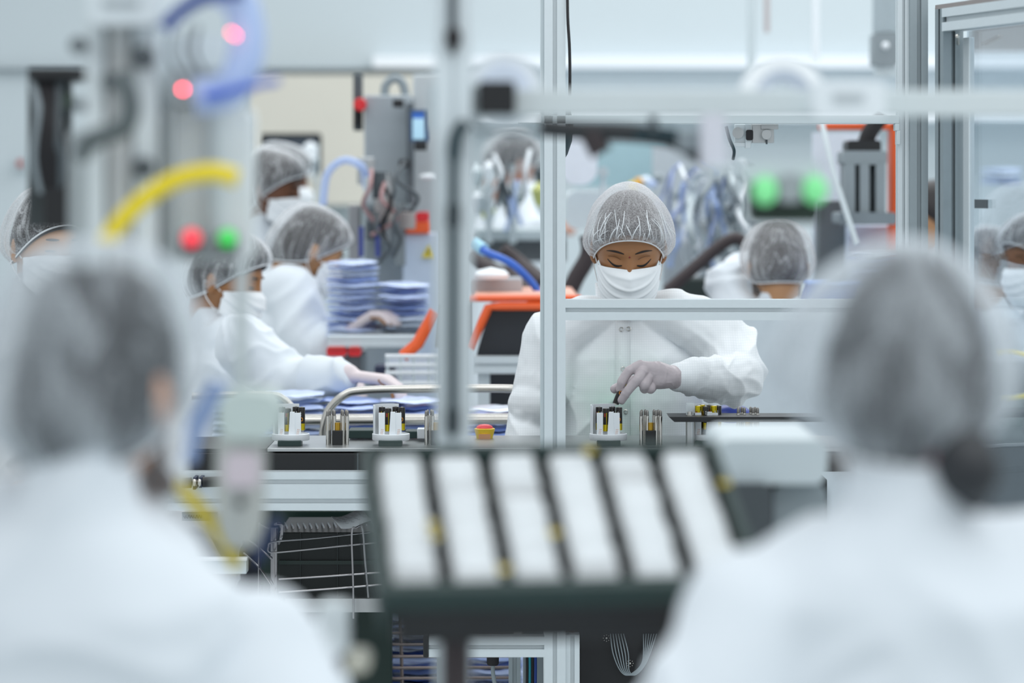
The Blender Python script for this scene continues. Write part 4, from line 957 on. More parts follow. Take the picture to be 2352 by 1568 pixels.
# ------------------------------------------------------------------ background: machines on the left
MB().pbox(570, 172, 1000, 470, 12.8, .1).solo('wall_panel', 'beige panel on the back wall behind the monitor', 'panel', M_beige)
sp_ = thing('wall_switch', 'small reddish switch on the pale wall at left edge beside the dark cable panel', 'switch', P(47, 376, 12.9))
MB().pbox(36, 360, 58, 392, 12.95, .05).build('plate', M_wgrey, sp_, bevel=.004); MB().cyl(P(47, 375, 12.9), P(47, 375, 12.96), .016).build('button', mat('dull_red', 'a8423a'), sp_)
mo = thing('monitor', 'black wall monitor with dark screen behind two capped heads', 'monitor', P(668, 400, 11.5))
MB().rbox(598, 306, 737, 402, 11.4, .06, .012).build('frame', M_black, mo); MB().pbox(608, 316, 729, 394, 11.39, .012).build('screen', mat('dark_screen', '39434e', .25), mo)
MB().cyl(P(668, 360, 11.47), P(668, 360, 12.75), .04).build('arm', M_dgrey, mo)
bs = thing('bottle_stand', 'thin stand carrying two white bottles in front of the dark monitor', 'stand', P(725, 400, 10.85).xy.to_3d())
MB().cyl(V(P(728, 0, 10.85).x, 10.85, 0), P(728, 330, 10.85), .006).build('pole', M_wgrey, bs)
for y in (371, 409): MB().pbox(694, y, 730, y + 3, 10.76, .1).build('shelf', M_wgrey, bs)
for x, y, h, lb in ((712, 352, 34, 'upper white bottle in front of the dark monitor'), (702, 392, 30, 'lower white bottle in front of the dark monitor')):
    MB().lathe([(.0, 0), (.024, .004), (.027, .02), (.026, S(h, 10.8)), (.012, S(h + 6, 10.8)), (.012, S(h + 10, 10.8)), (0, S(h + 10, 10.8))], P(x, y + h / 2, 10.8), n=20).solo('bottle', lb, 'bottle', M_white, 'white bottles by the monitor')
ct = thing('control_tower', 'grey machine control tower with red stop button and conduit arch', 'machine', P(885, 1500, 9.2).xy.to_3d())
a, b_ = P(836, 218, 9.2), P(945, 450, 9.2)
MB().box(((a.x + b_.x) / 2, 9.35, a.z / 2), (b_.x - a.x, .3, a.z)).build('cabinet', mat('tower_grey', 'a3acb2', .45), ct, bevel=.006)
MB().tube([P(884, 222, 9.25), P(886, 196, 9.25), P(905, 180, 9.25), P(924, 190, 9.25), P(932, 220, 9.25)], .014, 12).build('conduit', M_grey, ct)
MB().pbox(811, 170, 832, 300, 9.25, .05).build('switch_strip', M_dgrey, ct, bevel=.004); MB().pbox(811, 228, 824, 290, 9.2, .05).build('handle', M_black, ct, bevel=.004)
MB().cyl(P(827, 240, 9.16), P(827, 240, 9.25), .020, n=24).build('stop_button', M_red, ct, bevel=.003)
MB().pbox(934, 236, 950, 470, 9.12, .1).build('rail', mat('slate', '5d666c'), ct, bevel=.003)
for x, y in ((912, 238), (926, 376)): MB().pbox(x - 10, y - 10, x + 14, y + 8, 9.08, .06).build('clamp', M_black, ct, bevel=.003)
hm = thing('touch_panel', 'small lit touch panel with blue header mounted on the pale cabinet', 'screen', P(964, 340, 9.0))
MB().rbox(942, 252, 986, 326, 9.0, .05, .006).build('frame', mat('hmi_frame', '3d5a80', .4), hm); MB().pbox(948, 272, 975, 320, 8.995, .008).build('display', M_screen, hm); MB().pbox(948, 259, 975, 272, 8.995, .008).build('header', M_screenb, hm)
MB().pbox(952, 324, 980, 345, 8.96, .06).build('bracket', M_black, hm, bevel=.003)
a, b_ = P(948, 170, 9.3), P(1065, 480, 9.3)
MB().box(((a.x + b_.x) / 2, 9.5, a.z / 2), (b_.x - a.x, .4, a.z)).solo('pale_cabinet', 'tall pale grey cabinet carrying the small touch panel', 'cabinet', mat('pale_cab', 'c3cacd', .5), bevel=.006)
MB().ell(P(985, 406, 9.0), (.03, .03, .010)).solo('white_dish', 'small white dish on the tall pale grey cabinet side', 'dish', M_white)
as_ = thing('assembly_unit', 'cluttered grey assembly head with cables and blue hose loop above the pouch pile', 'machine', P(860, 600, 8.9))
rs = random.Random(11)
for k in range(9):
    x, y = rs.uniform(835, 940), rs.uniform(395, 560); r_ = rs.uniform(.012, .03); c = P(x, y, 8.9 + rs.uniform(-.1, .15))
    MB().cyl(c - V(0, 0, .03), c + V(0, 0, rs.uniform(.02, .06)), r_).build('cylinder', rs.choice([M_grey, M_wgrey, M_plate, M_dgrey, mat('taupe', 'a09a98')]), as_, bevel=.003)
for k in range(7):
    x, y = rs.uniform(850, 930), rs.uniform(370, 500); MB().tube([P(x, y, 8.8), P(x + rs.uniform(-30, 30), y + 40, 8.75), P(x + rs.uniform(-20, 30), y + 80, 8.8), P(x + rs.uniform(-30, 30), y + 120, 8.85)], .006).build('cable', rs.choice([M_dgrey, M_rubber, mat('rose_cable', 'b08a8a'), M_grey]), as_)
MB().tube([P(742, 470, 8.8), P(752, 400, 8.8), P(790, 368, 8.8), P(832, 385, 8.8), P(842, 430, 8.85)], .012, 12).build('hose', M_lblue, as_)
for x in (800, 850, 905): MB().pbox(x, 470, x + 26, 610, 9.0, .1).build('bracket', rs.choice([M_grey, mat('taupe2', '9fa0a2'), M_wgrey]), as_, bevel=.004)
for x in (862, 824): MB().pbox(x, 520, x + 10, 590, 8.85, .04).build('blue_strip', mat('indigo', '3d4c9a'), as_)
MB().pbox(832, 470, 945, 480, 8.95, .25).build('platform', M_grey, as_)
a, b_ = P(925, 535, 9.0), P(1010, 720, 9.0)
wc = thing('white_cabinet', 'blue-white cabinet with orange block on top and yellow warning sign', 'cabinet', ((a.x + b_.x) / 2, 9.1, 0))
MB().box(((a.x + b_.x) / 2, 9.08, a.z / 2), (b_.x - a.x, .15, a.z)).build('body', mat('blue_white', 'c9d8ec', .45), wc, bevel=.005)
MB().pbox(932, 509, 986, 536, 8.98, .15).build('orange_block', M_orange, wc, bevel=.004); MB().rbox(954, 487, 985, 509, 8.98, .15, .01).build('red_block', M_red, wc)
c = P(985, 578, 8.985); s_ = .022
wt = MB().prism([(-s_, -s_ * .8), (s_, -s_ * .8), (0, s_)], c, (1, 0, 0), (0, 0, 1), (0, .004, 0)).build('warning_sign', mat('sign_yellow', 'e8d23a'), wc)
MB().prism([(.001, .011), (-.006, -.002), (-.001, -.002), (-.003, -.013), (.006, .001), (.001, .001)], c - V(0, .002, 0), (1, 0, 0), (0, 0, 1), (0, .002, 0)).build('flash_symbol', M_black, wt)
# pouch pile on its tray
pt = thing('steel_tray', 'shallow steel tray under the tall pale blue pouch pile', 'tray', P(860, 800, 8.3))
MB().pbox(752, 770, 975, 782, 8.2, .5).pbox(752, 782, 975, 798, 8.2, .02).build('pan', M_alu, pt, bevel=.003)
pile(752, 985, 585, 768, 8.35, 'light blue film pouch in the tall pile on the steel tray', 'pouches in the tall pile', pw=.19, taper=.34, seed=4, m_=(M_pouch, M_pouch, M_pouchd, M_pouchw, M_pouch))
for k, (x0_, x1_) in enumerate([(750, 795), (800, 829)]):
    b_ = thing('red_bin', ['wider red parts bin hanging under the steel tray of pouches', 'narrower red parts bin hanging under the steel tray of pouches'][k], 'bin', P(x0_, 815, 8.2))
    MB().rbox(x0_, 797, x1_, 818, 8.2, .12, .008).build('body', M_red, b_); MB().pbox(x0_ + 4, 796, x1_ - 4, 800, 8.19, .02).build('lip', mat('bin_rim', 'f0564e'), b_)
MB().pbox(748, 818, 830, 880, 8.35, .3).solo('grey_locker', 'dim grey locker below the red bins', 'cabinet', mat('dim_grey', '7d858a', .5), bevel=.004)
cage = thing('wire_cage', 'pale wire cage trolley with white rails behind the blurred foreground post', 'cage', P(945, 890, 7.9))
for y in (818, 838, 856, 880): MB().tube([P(885, y, 7.9), P(1010, y, 7.9)], .006).build('rail', M_white, cage)
for x in (890, 920, 950, 985, 1005): MB().tube([P(x, 815, 7.9), P(x, 885, 7.9)], .004).build('bar', M_wgrey, cage)
MB().pbox(885, 818, 1010, 884, 8.1, .02).build('back_sheet', M_pouchw, cage); MB().pbox(860, 840, 905, 884, 8.0, .1).build('navy_box', mat('navy_box', '232b46'), cage, bevel=.004)
# trolley rails
for pts, r_, d_, lb in (([(440, 909), (610, 908), (650, 916), (676, 945), (690, 985), (692, 1040)], .0085, 7.2, 'bent steel trolley handle at left, its bend beside the half blurred holder'),
                       ([(742, 1040), (743, 985), (756, 940), (790, 908), (830, 897), (960, 893), (1150, 892), (1186, 897), (1204, 920), (1210, 990)], .0098, 7.0, 'long bent steel trolley handle passing behind the blurred foreground post')):
    MB().tube([P(x, y, d_) for x, y in pts], r_, 14).solo('trolley_handrail', lb, 'handrail', M_steel, 'steel trolley handles')
MB().cyl(P(560, 966, 7.05), P(1225, 964, 7.05), .0105, n=20).solo('trolley_rail', 'straight steel trolley rail running behind batteries and pins', 'rail', M_steel)
MB().cyl(P(690, 955, 7.2), P(1225, 953, 7.2), .004, n=14).solo('trolley_wire', 'thin bright steel wire just above the straight trolley rail', 'rail', M_steel)
pile(610, 1010, 890, 1020, 7.32, 'light blue film pouch behind the steel trolley handles', 'pouches behind the trolley handles', pw=.22, taper=.12, seed=9)
pile(1085, 1190, 925, 1010, 7.32, 'light blue film pouch right of the blurred foreground post', 'pouches right of the foreground post', pw=.15, taper=.2, seed=12)
pile(470, 640, 920, 1010, 7.6, 'clear white film pouch at the left trolley end', 'white pouches at the left trolley', pw=.20, taper=.1, m_=(M_pouchw,), seed=15)
tw = thing('trolley', 'dark trolley shelf carrying the film pouches behind the bench', 'trolley', P(850, 1040, 7.5)); MB().pbox(600, 1022, 1230, 1034, 7.15, .4).build('shelf', M_dgrey, tw, bevel=.003)
for x in (615, 1210): MB().cyl(P(x, 1030, 7.55), V(P(x, 0, 7.55).x, 7.55, 0), .014).build('leg', M_steel, tw)
# lower pouches on the wire shelves
ws = thing('wire_shelf', 'dark wire shelf unit with blue pouches below the bench', 'shelf', P(900, 1568, 7.0).xy.to_3d())
for y in (1452, 1478, 1506, 1532, 1556): MB().tube([P(780, y + 2, 6.95), P(1180, y, 6.95)], .0035).build('wire', mat('dim_wire', '8a7f7c', .3, .8), ws)
for x in (800, 893, 920): MB().tube([P(x, 1400, 6.96), P(x + 4, 1590, 6.96)], .004).build('upright', mat('dim_wire', '8a7f7c', .3, .8), ws)
pile(780, 1010, 1405, 1640, 7.15, 'deep blue film pouch on the wire shelf under the bench', 'blue pouches under the bench', pw=.19, taper=.0, m_=(M_pouchd, mat('dark_blue_film', '34549e', .3, var=.3, scale=14, coat=.4), M_pouch), seed=20)
pile(1090, 1180, 1500, 1640, 7.15, 'deep blue film pouch behind the black plug under the bench', 'blue pouches behind the plug', pw=.13, taper=.0, m_=(M_pouchd, mat('dark_blue_film'), M_pouch), seed=22)

# ------------------------------------------------------------------ background: orange machine behind the left post
om = thing('orange_machine', 'machine with orange guard frame and dark window behind the left aluminium post', 'machine', P(1160, 1000, 8.0).xy.to_3d())
a, b_ = P(1088, 712, 8.0), P(1300, 820, 8.0)
MB().prism([((1092 - CX) * 8 / F, P(0, 822, 8).z), ((1330 - CX) * 8 / F, P(0, 822, 8).z), ((1330 - CX) * 8 / F, P(0, 708, 8).z), ((1126 - CX) * 8 / F, P(0, 708, 8).z)], (0, 8.02, 0), (1, 0, 0), (0, 0, 1), (0, .4, 0)).build('window', M_glass, om)
MB().tube([P(1078, 800, 7.98), P(1122, 706, 7.98), P(1150, 703, 7.98), P(1340, 703, 7.98)], .012, 8, sub=0).build('frame_bar', M_orange, om)
MB().prism([((1072 - CX) * 8 / F, P(0, 692, 8).z), ((1335 - CX) * 8 / F, P(0, 692, 8).z), ((1320 - CX) * 8 / F, P(0, 674, 8).z), ((1090 - CX) * 8 / F, P(0, 674, 8).z)], (0, 8.0, 0), (1, 0, 0), (0, 0, 1), (0, .5, 0)).build('top_cover', mat('pale_orange', 'f2b49c', .4), om, bevel=.004)
MB().tube([P(1075, 686, 7.98), P(1335, 684, 7.98)], .008, 8).build('frame_bar', M_orange, om)
MB().tube([P(1000, 715, 7.95), P(958, 790, 7.95), P(925, 818, 7.95)], .016, 8, sub=0).build('leg', M_orange, om)
MB().prism([((1000 - CX) * 8 / F, P(0, 800, 8).z), ((1078 - CX) * 8 / F, P(0, 800, 8).z), ((1078 - CX) * 8 / F, P(0, 700, 8).z), ((1010 - CX) * 8 / F, P(0, 700, 8).z)], (0, 8.05, 0), (1, 0, 0), (0, 0, 1), (0, .3, 0)).build('side_panel', mat('om_grey', '7f888c', .5), om)
zz = P(0, 838, 7.9).z; MB().tslot((P(1086, 0, 7.9).x, 7.92, zz), (P(1330, 0, 7.9).x, 7.92, zz), (0, 0, 1), .045, .045).build('beam', M_alu, om)
for x in (1104, 1118): MB().pbox(x - 7, 858, x + 7, 1300, 7.92, .045).build('leg', M_alu, om)
MB().pbox(1122, 858, 1330, 1010, 8.05, .2).build('base_panel', M_glass, om)
MB().tube([P(1098, 568, 8.3), P(1125, 582, 8.25), P(1175, 605, 8.2), P(1218, 645, 8.2), P(1250, 690, 8.2)], .0105, 12).build('hose', M_blue, om, label='blue hose')
MB().cyl(P(1090, 560, 8.32), P(1112, 574, 8.28), .018).build('hose_fitting', mat('cyan_fit', '9fd0e4'), om)
MB().tube([P(1085, 590, 8.7), P(1130, 620, 8.6), P(1180, 640, 8.6), P(1240, 700, 8.5)], .022).build('hose', M_brown, om)
MB().tube([P(1150, 575, 9), P(1195, 610, 9), P(1250, 655, 8.9)], .028).build('hose', M_brown, om)
MB().lathe([(0, 0), (.045, .003), (.05, .014), (.038, .026), (.0, .034)], P(1128, 642, 8.1), n=24).solo('white_cover', 'rounded white cover on the orange machine top', 'cover', M_white)
MB().rbox(1078, 640, 1200, 676, 8.15, .2, .01).solo('printer_box', 'dark and white box on the orange machine under the rounded cover', 'box', mat('mauve_grey', 'aeb0b4'), bevel=.003)
# middle clutter behind the left post
rs = random.Random(21)
mc = thing('sorting_machine', 'grey sorting machine with pale bowls behind the tall aluminium post', 'machine', P(1170, 560, 10).xy.to_3d())
MB().pbox(1085, 528, 1300, 552, 9.8, .5).build('deck', M_wgrey, mc, bevel=.004); MB().pbox(1085, 552, 1300, 600, 9.9, .4).build('base', mat('mc_base', '6c7074'), mc)
for x in (1115, 1170): MB().pbox(x, 420, x + 16, 560, 9.75, .08).build('column', M_wgrey, mc, bevel=.003)
for k in range(16):
    x, y = rs.uniform(1090, 1245), rs.uniform(420, 520); c = P(x, y, 9.8 + rs.uniform(0, .3)); MB().lathe([(.01, 0), (.02, .02), (.028, rs.uniform(.03, .07)), (.005, .075)], c, n=14).build('bowl', rs.choice([M_white, M_grey, mat('olive', 'b9bd74'), M_dgrey, M_wgrey, M_pouchw]), mc)
for k in range(8):
    x, y = rs.uniform(1100, 1240), rs.uniform(380, 470); MB().tube([P(x, y - 40, 9.7), P(x + rs.uniform(-20, 20), y + 10, 9.65), P(x + rs.uniform(-20, 20), y + 60, 9.7)], .007).build('cable', rs.choice([M_grey, M_dgrey, M_lblue, M_white]), mc)
hd = thing('white_hood', 'pale teal-white machine hood behind the focused woman', 'hood', P(1350, 560, 9.6).xy.to_3d())
MB().rbox(1300, 440, 1400, 525, 9.6, .5, .03).build('shell', mat('hood_white', 'dfe8ec', .5), hd); MB().rbox(1310, 320, 1540, 430, 10.4, .1, .03).build('screen', mat('teal_film', '9fbcc4', .5), hd)
MB().tube([P(1385, 400, 9.5), P(1385, 470, 9.5)], .006).build('stem', M_white, hd); MB().cyl(P(1385, 395, 9.48), P(1385, 395, 9.5), .018, n=24).build('disc', M_wgrey, hd)
MB().rbox(1290, 300, 1372, 425, 9.4, .12, .05).build('white_cover', mat('cover_white', 'e8eef8', .5), hd)
cm_ = thing('cable_machine', 'machine tangled in white, blue and grey cables right of the woman\'s cap', 'machine', P(1620, 700, 9.5).xy.to_3d())
MB().pbox(1530, 500, 1740, 2600, 9.9, .3).build('base', mat('cm_base', 'a3abb2'), cm_, bevel=.004)
MB().pbox(1500, 330, 1690, 520, 10.1, .1).build('back_plate', mat('cm_back', 'b4bcc2'), cm_)
for k in range(34):
    x, y = rs.uniform(1540, 1720), rs.uniform(360, 520); pts = [P(x, y, 9.5)]
    for j in range(4): x += rs.uniform(-28, 28); y += rs.uniform(20, 60); pts.append(P(x, y, 9.5 + rs.uniform(-.15, .15)))
    MB().tube(pts, rs.uniform(.004, .010)).build('cable', rs.choice([M_white, M_lblue, M_wgrey, M_grey, M_dgrey, M_white, mat('slate_blue', '8c9abf'), M_wgrey, M_grey]), cm_)
for k in range(14):
    c = P(rs.uniform(1540, 1700), rs.uniform(390, 640), 9.6 + rs.uniform(-.1, .2)); MB().cyl(c, c + V(rs.uniform(-.04, .04), 0, rs.uniform(.03, .07)), rs.uniform(.008, .022)).build('cylinder', rs.choice([M_dgrey, M_grey, M_white, M_black, M_plate]), cm_, bevel=.002)
for k in range(5):
    c = P(1455 + 14 * k, rs.uniform(395, 430), 9.9); MB().ell(c, (.02, .02, .016)).solo('film_scrap', ['yellow film scrap above the woman\'s cap, leftmost of the five scraps', 'orange film scrap above the woman\'s cap', 'white film scrap above the woman\'s cap', 'pale blue film scrap near the woman\'s cap', 'grey film scrap, rightmost of the five above the cap'][k], 'film', [mat('film_yellow', 'e8d040'), mat('film_orange', 'd9a13a'), M_pouchw, M_pouch, M_grey][k], 'film scraps above the cap')
MB().pbox(1560, 640, 1700, 2400, 9.2, .2).solo('green_black_box', 'dark green-black box low behind the woman\'s shoulder', 'box', mat('green_black', '23302e'), bevel=.005)
MB().tube([P(1300, 690, 8.9), P(1322, 640, 8.9), P(1352, 585, 8.9), P(1350, 540, 8.9)], .026).build('hose', M_brown, hd)
MB().tube([P(1530, 670, 8.9), P(1600, 610, 8.9), P(1660, 560, 8.9), P(1695, 548, 8.9), P(1715, 575, 8.9), P(1718, 640, 8.9)], .019, 12).build('hose', M_brown, cm_)
# lower cabinet right of the woman
MB().pbox(1560, 712, 2060, 1800, 7.7, .25).solo('pale_cabinet', 'wide pale blue-grey cabinet right behind the woman below the rail', 'cabinet', mat('cab_pale', 'c4ced5', .5), bevel=.006)
# ------------------------------------------------------------------ background: right
o2 = thing('orange_gantry', 'orange painted gantry frame around a grey motor at right', 'frame', P(2050, 600, 8.6).xy.to_3d())
MB().pbox(1885, 282, 2075, 298, 8.6, .08).build('beam', M_orange, o2, bevel=.004)
a, b_ = P(2046, 282, 8.6), P(2072, 282, 8.6); MB().box(((a.x + b_.x) / 2, 8.64, a.z / 2), (b_.x - a.x, .08, a.z)).build('upright', M_orange, o2, bevel=.004)
a, b_ = P(1890, 300, 8.7), P(2046, 300, 8.7); MB().box(((a.x + b_.x) / 2, 9.0, a.z * .5 + .35), (b_.x - a.x, .03, a.z - .7)).build('back_panel', mat('gantry_white', 'dfe8f2', .5), o2)
mt = thing('servo_motor', 'ribbed grey servo motor with black cap and hose inside the orange gantry', 'motor', P(1988, 515, 8.5))
MB().rbox(1936, 346, 2038, 378, 8.45, .15, .01).build('head', M_grey, mt)
MB().pbox(1940, 372, 2034, 500, 8.5, .12).build('housing', mat('motor_dark', '4e585e', .5), mt, bevel=.004)
for x in (1942, 1975, 2012): MB().rbox(x, 376, x + 22, 498, 8.44, .1, .008).build('rib', M_grey, mt)
MB().rbox(1928, 488, 2060, 516, 8.42, .2, .008).build('flange', mat('flange_grey', '7c868c', .4), mt)
MB().rbox(1946, 322, 2024, 350, 8.46, .12, .01).build('cap', M_black, mt); MB().tube([P(1988, 330, 8.5), P(2000, 300, 8.5), P(2030, 260, 8.5)], .024, 12).build('hose', M_rubber, mt)
a, b_ = P(1955, 518, 8.6), P(2072, 560, 8.6); MB().box(((a.x + b_.x) / 2, 8.83, a.z / 2), (b_.x - a.x, .25, a.z)).solo('white_cabinet', 'pale blue-white cabinet under the servo motor', 'cabinet', mat('blue_white', 'c9d8ec'), bevel=.005)
MB().pbox(1880, 460, 1955, 690, 8.75, .1).solo('black_bracket', 'dark grey machine bracket left of the pale cabinet under the motor', 'bracket', mat('bracket_grey', '666e73'), bevel=.006)
MB().tube([P(1888, 284, 8.58), P(1915, 400, 8.43), P(1968, 562, 8.34)], .0082, 10, sub=0).solo('diagonal_rod', 'thin pale grey rod slanting past the servo motor', 'rod', M_wgrey)
pile(1950, 2070, 575, 660, 8.4, 'light blue film pouch heaped below the pale cabinet under the motor', 'pouches under the servo motor', pw=.14, taper=.25, seed=31)
bb = thing('blue_bin', 'blue plastic bin behind the rail beside the person seen from behind', 'bin', P(1900, 690, 8.0)); MB().prism([((1848 - CX) * 8.0 / F, P(0, 700, 8.0).z), ((1965 - CX) * 8.0 / F, P(0, 700, 8.0).z), ((1975 - CX) * 8.0 / F, P(0, 652, 8.0).z), ((1862 - CX) * 8.0 / F, P(0, 652, 8.0).z)], (0, 8.0, 0), (1, 0, 0), (0, 0, 1), (0, .12, 0)).build('body', mat('bin_blue', '3560b8', .4), bb, bevel=.004)
MB().pbox(1858, 648, 1980, 656, 7.99, .14).build('rim', mat('bin_rim_blue', '7fa3e6', .4), bb, bevel=.003)
for x0_, x1_, y1, m_, lb in ((1755, 1768, 75, mat('taupe_pipe', 'b9b0b0'), 'thin taupe pipe hanging above the white arched cover'), (1866, 1882, 140, M_white, 'white pipe coming down just right of the white arched cover'), (1716, 1736, 170, M_wgrey, 'pale grey pipe coming down left of the taupe pipe')):
    MB().cyl(P((x0_ + x1_) / 2, -60, 10.5), P((x0_ + x1_) / 2, y1, 10.5), S((x1_ - x0_) / 2, 10.5), n=16).solo('hanging_pipe', lb, 'pipe', m_, 'pipes hanging at the back')
cu = thing('valve_unit', 'grey cylindrical valve unit hanging left of the right aluminium posts', 'valve', P(2035, 180, 9.5))
MB().cyl(P(2034, -60, 9.5), P(2034, 75, 9.5), S(30, 9.5), n=24).build('barrel', mat('barrel_grey', 'a5b2b8', .35), cu); MB().rbox(2006, 75, 2064, 150, 9.45, .1, .01).build('valve_body', M_grey, cu); MB().ell(P(2034, 105, 9.43), .012).build('screw', M_white, cu); MB().cyl(P(2034, 150, 9.5), P(2034, 176, 9.5), S(27, 9.5), n=24).build('collar', M_wgrey, cu)
pile(2240, 2360, 380, 420, 10.5, 'light blue film pouch seen high behind the clear door pane', 'pouches behind the door pane', pw=.2, taper=.1, seed=41)
MB().pbox(2240, -80, 2480, 118, 10.4, .1).solo('duct_panel', 'grey-brown duct panel high behind the clear door pane', 'panel', mat('duct_taupe', '9b9896', .5))
MB().pbox(2200, 118, 2480, 126, 10.35, .1).solo('white_ledge', 'thin white ledge under the grey-brown duct panel', 'ledge', M_white)
MB().tube([P(2290, 810, 7.6), P(2320, 808, 7.6), P(2370, 818, 7.6)], .006).solo('yellow_hose', 'upper yellow hose behind the clear door pane at right edge', 'hose', M_yellow, 'yellow hoses behind the pane')
MB().tube([P(2300, 915, 7.6), P(2330, 912, 7.6), P(2380, 905, 7.6)], .006).solo('yellow_hose', 'lower yellow hose behind the clear door pane at right edge', 'hose', M_yellow, 'yellow hoses behind the pane')
MB().pbox(2240, 830, 2400, 1900, 7.7, .15).solo('grey_locker', 'dim grey locker low behind the clear door pane', 'cabinet', mat('dim_grey', '7d858a', .5), bevel=.004)
# ------------------------------------------------------------------ foreground, out of focus: gantry with reels and lamps
GD = 3.95
gt = thing('gantry', 'blurred pale grey gantry with upright post and long cross beam in front', 'gantry', P(1042, 1300, GD).xy.to_3d())
xg = P(1042, 0, GD).x
MB().tslot((xg, GD, .9), (xg, GD, 2.3), (1, 0, 0), S(84, GD), .045, 1, 1, .006, .004).build('post', mat('gantry_paint', 'd8e1e5', .45, var=.02), gt)
zb1 = P(0, 236, GD).z; MB().box(((P(1000, 0, GD).x + P(2460, 0, GD).x) / 2, GD + .03, zb1), (S(1460, GD), .04, S(62, GD))).build('beam', mat('beam_paint', 'cfd8da', .45, var=.02), gt, bevel=.003)
MB().pbox(985, 190, 1105, 300, GD + .005, .05).build('bracket', M_wgrey, gt, bevel=.004)
MB().rbox(1098, 186, 1184, 262, GD - .03, .05, .006).build('clamp', M_black, gt)
MB().tube([P(1066, 285, GD - .03), P(1046, 320, GD - .04), P(1042, 420, GD - .04), P(1041, 700, GD - .04), P(1040, 1000, GD - .04)], [.009] * 10 + [.0065] * 15, 10).build('hose', M_teal, gt)
MB().cyl(P(1042, 470, GD - .04), P(1041, 520, GD - .04), .009).build('hose_fitting', mat('dark_teal', '14262d'), gt); MB().cyl(P(1040, 940, GD - .04), P(1040, 990, GD - .04), .009).build('hose_fitting', mat('dark_teal', '14262d'), gt)
MB().tube([P(1040, -60, GD - .03), P(1040, 80, GD - .03)], .006).build('cable', M_dgrey, gt); MB().lathe([(.002, 0), (.010, .016), (.011, .026), (.006, .036), (.0, .037)], P(1041, 125, GD - .03), n=16).build('cable_gland', M_rubber, gt)
for cx, cy, ro, ri, d_, lb in [(1160, 207, 84, 36, 4.04, 'white reel ring on the end of the foreground cross beam')]:
    rl = thing('reel', lb, 'reel', P(cx, cy, d_)); c = P(cx, cy, d_)
    MB().lathe([(S(ri, d_), -.012), (S(ro - 26, d_), -.014), (S(ro, d_), -.022), (S(ro, d_), .022), (S(ri, d_), .022)], c, (0, 1, 0), 40).build('flange', mat('reel_white', 'f4f7fa', .5), rl)
    MB().lathe([(S(ri, d_), -.016), (S(ri + 14, d_), -.020), (S(ro - 24, d_), -.020), (S(ro - 22, d_), -.014)], c, (0, 1, 0), 40).build('tape', mat('reel_tape', 'e2e9f6', .5), rl)
    MB().cyl(c - V(0, .014, 0), c + V(0, .03, 0), S(ri, d_), n=32).build('hub', M_black if cx < 1500 else M_wgrey, rl)
MB().tube([P(1085, 270, 3.9), P(1110, 300, 3.9), P(1200, 305, 3.9), P(1240, 296, 3.9)], .005).solo('grey_hose', 'thin grey hose looping under the white reel ring', 'hose', M_grey)
ac = thing('arch_cover', 'white arched cover standing on the middle of the foreground cross beam', 'cover', P(1800, 240, 4.0))
def arch(ro, ri, y0, dep, nm, m_):
    c = P(1800, 226, 4.0); an = np.linspace(0, math.pi, 24); ro, ri = S(ro, 4), S(ri, 4)
    MB().prism([(ro * math.cos(a), ro * math.sin(a)) for a in an] + [(ri * math.cos(a), ri * math.sin(a)) for a in an[::-1]], c + V(0, y0, 0), (1, 0, 0), (0, 0, 1), (0, dep, 0)).build(nm, m_, ac)
arch(98, 66, .0, .06, 'outer_arch', mat('reel_white', 'f4f7fa', .5)); arch(66, 42, .012, .04, 'inner_arch', mat('reel_tape', 'e2e9f6', .5))
lb_ = thing('sensor_box', 'white sensor box clamped on the cross beam beside the white arched cover', 'sensor', P(1950, 270, 3.9)); MB().rbox(1868, 186, 2034, 268, 3.87, .06, .008).build('housing', mat('sensor_white', 'e3eaee', .5), lb_)
MB().pbox(1915, 214, 1985, 232, 3.866, .006).build('label', mat('sensor_grey', 'b8c0c4', .5), lb_)
dc = thing('cable_carrier', 'blurred dark cable carrier hanging under the cross beam', 'cable carrier', P(1430, 330, 4.1))
MB().tube([P(1240, 292, 4.1), P(1330, 300, 4.1), P(1440, 304, 4.1), P(1540, 318, 4.1), P(1600, 350, 4.1), P(1640, 372, 4.1)], .013, 12).build('chain', mat('carrier_dark', '2b2e31', .6), dc)
MB().cyl(P(1500, 300, 4.08), P(1500, 262, 4.0), .006).build('hanger', M_dgrey, dc)
MB().tube([P(1355, 300, 4.1), P(1370, 330, 4.1), P(1382, 352, 4.1)], .016).build('gripper', M_brown, dc); MB().rbox(1455, 296, 1560, 322, 4.08, .05, .006).build('link_plate', M_teal, dc)
sb = thing('sensor_bracket', 'blurred lilac-white bracket hanging under the cross beam above the green lamps', 'bracket', P(1640, 390, 3.9)); MB().rbox(1612, 262, 1668, 388, 3.85, .05, .008).build('body', mat('lilac_white', 'd2d3dc', .5), sb); MB().rbox(1560, 300, 1640, 345, 3.9, .05, .006).build('arm', M_grey, sb)
gl_ = thing('lamp_unit', 'blurred grey lamp unit with two glowing green lamps', 'lamp', P(1800, 510, 3.75))
MB().rbox(1705, 372, 1885, 420, 3.75, .06, .01).build('hood', M_wgrey, gl_); MB().rbox(1722, 405, 1885, 512, 3.78, .05, .01).build('housing', mat('lamp_dark', '1c2f26', .4), gl_); MB().rbox(1790, 400, 1842, 465, 3.74, .05, .008).build('bridge', mat('lamp_grey', '9aa2a6', .5), gl_)
MB().pbox(1630, 378, 1712, 396, 3.79, .1).build('arm', M_wgrey, gl_, bevel=.003)
for x, y in ((1757, 438), (1872, 436)): MB().ell(P(x, y, 3.74), (S(29, 3.75), .012, S(33, 3.75))).build('lamp', M_lamp_g, gl_)

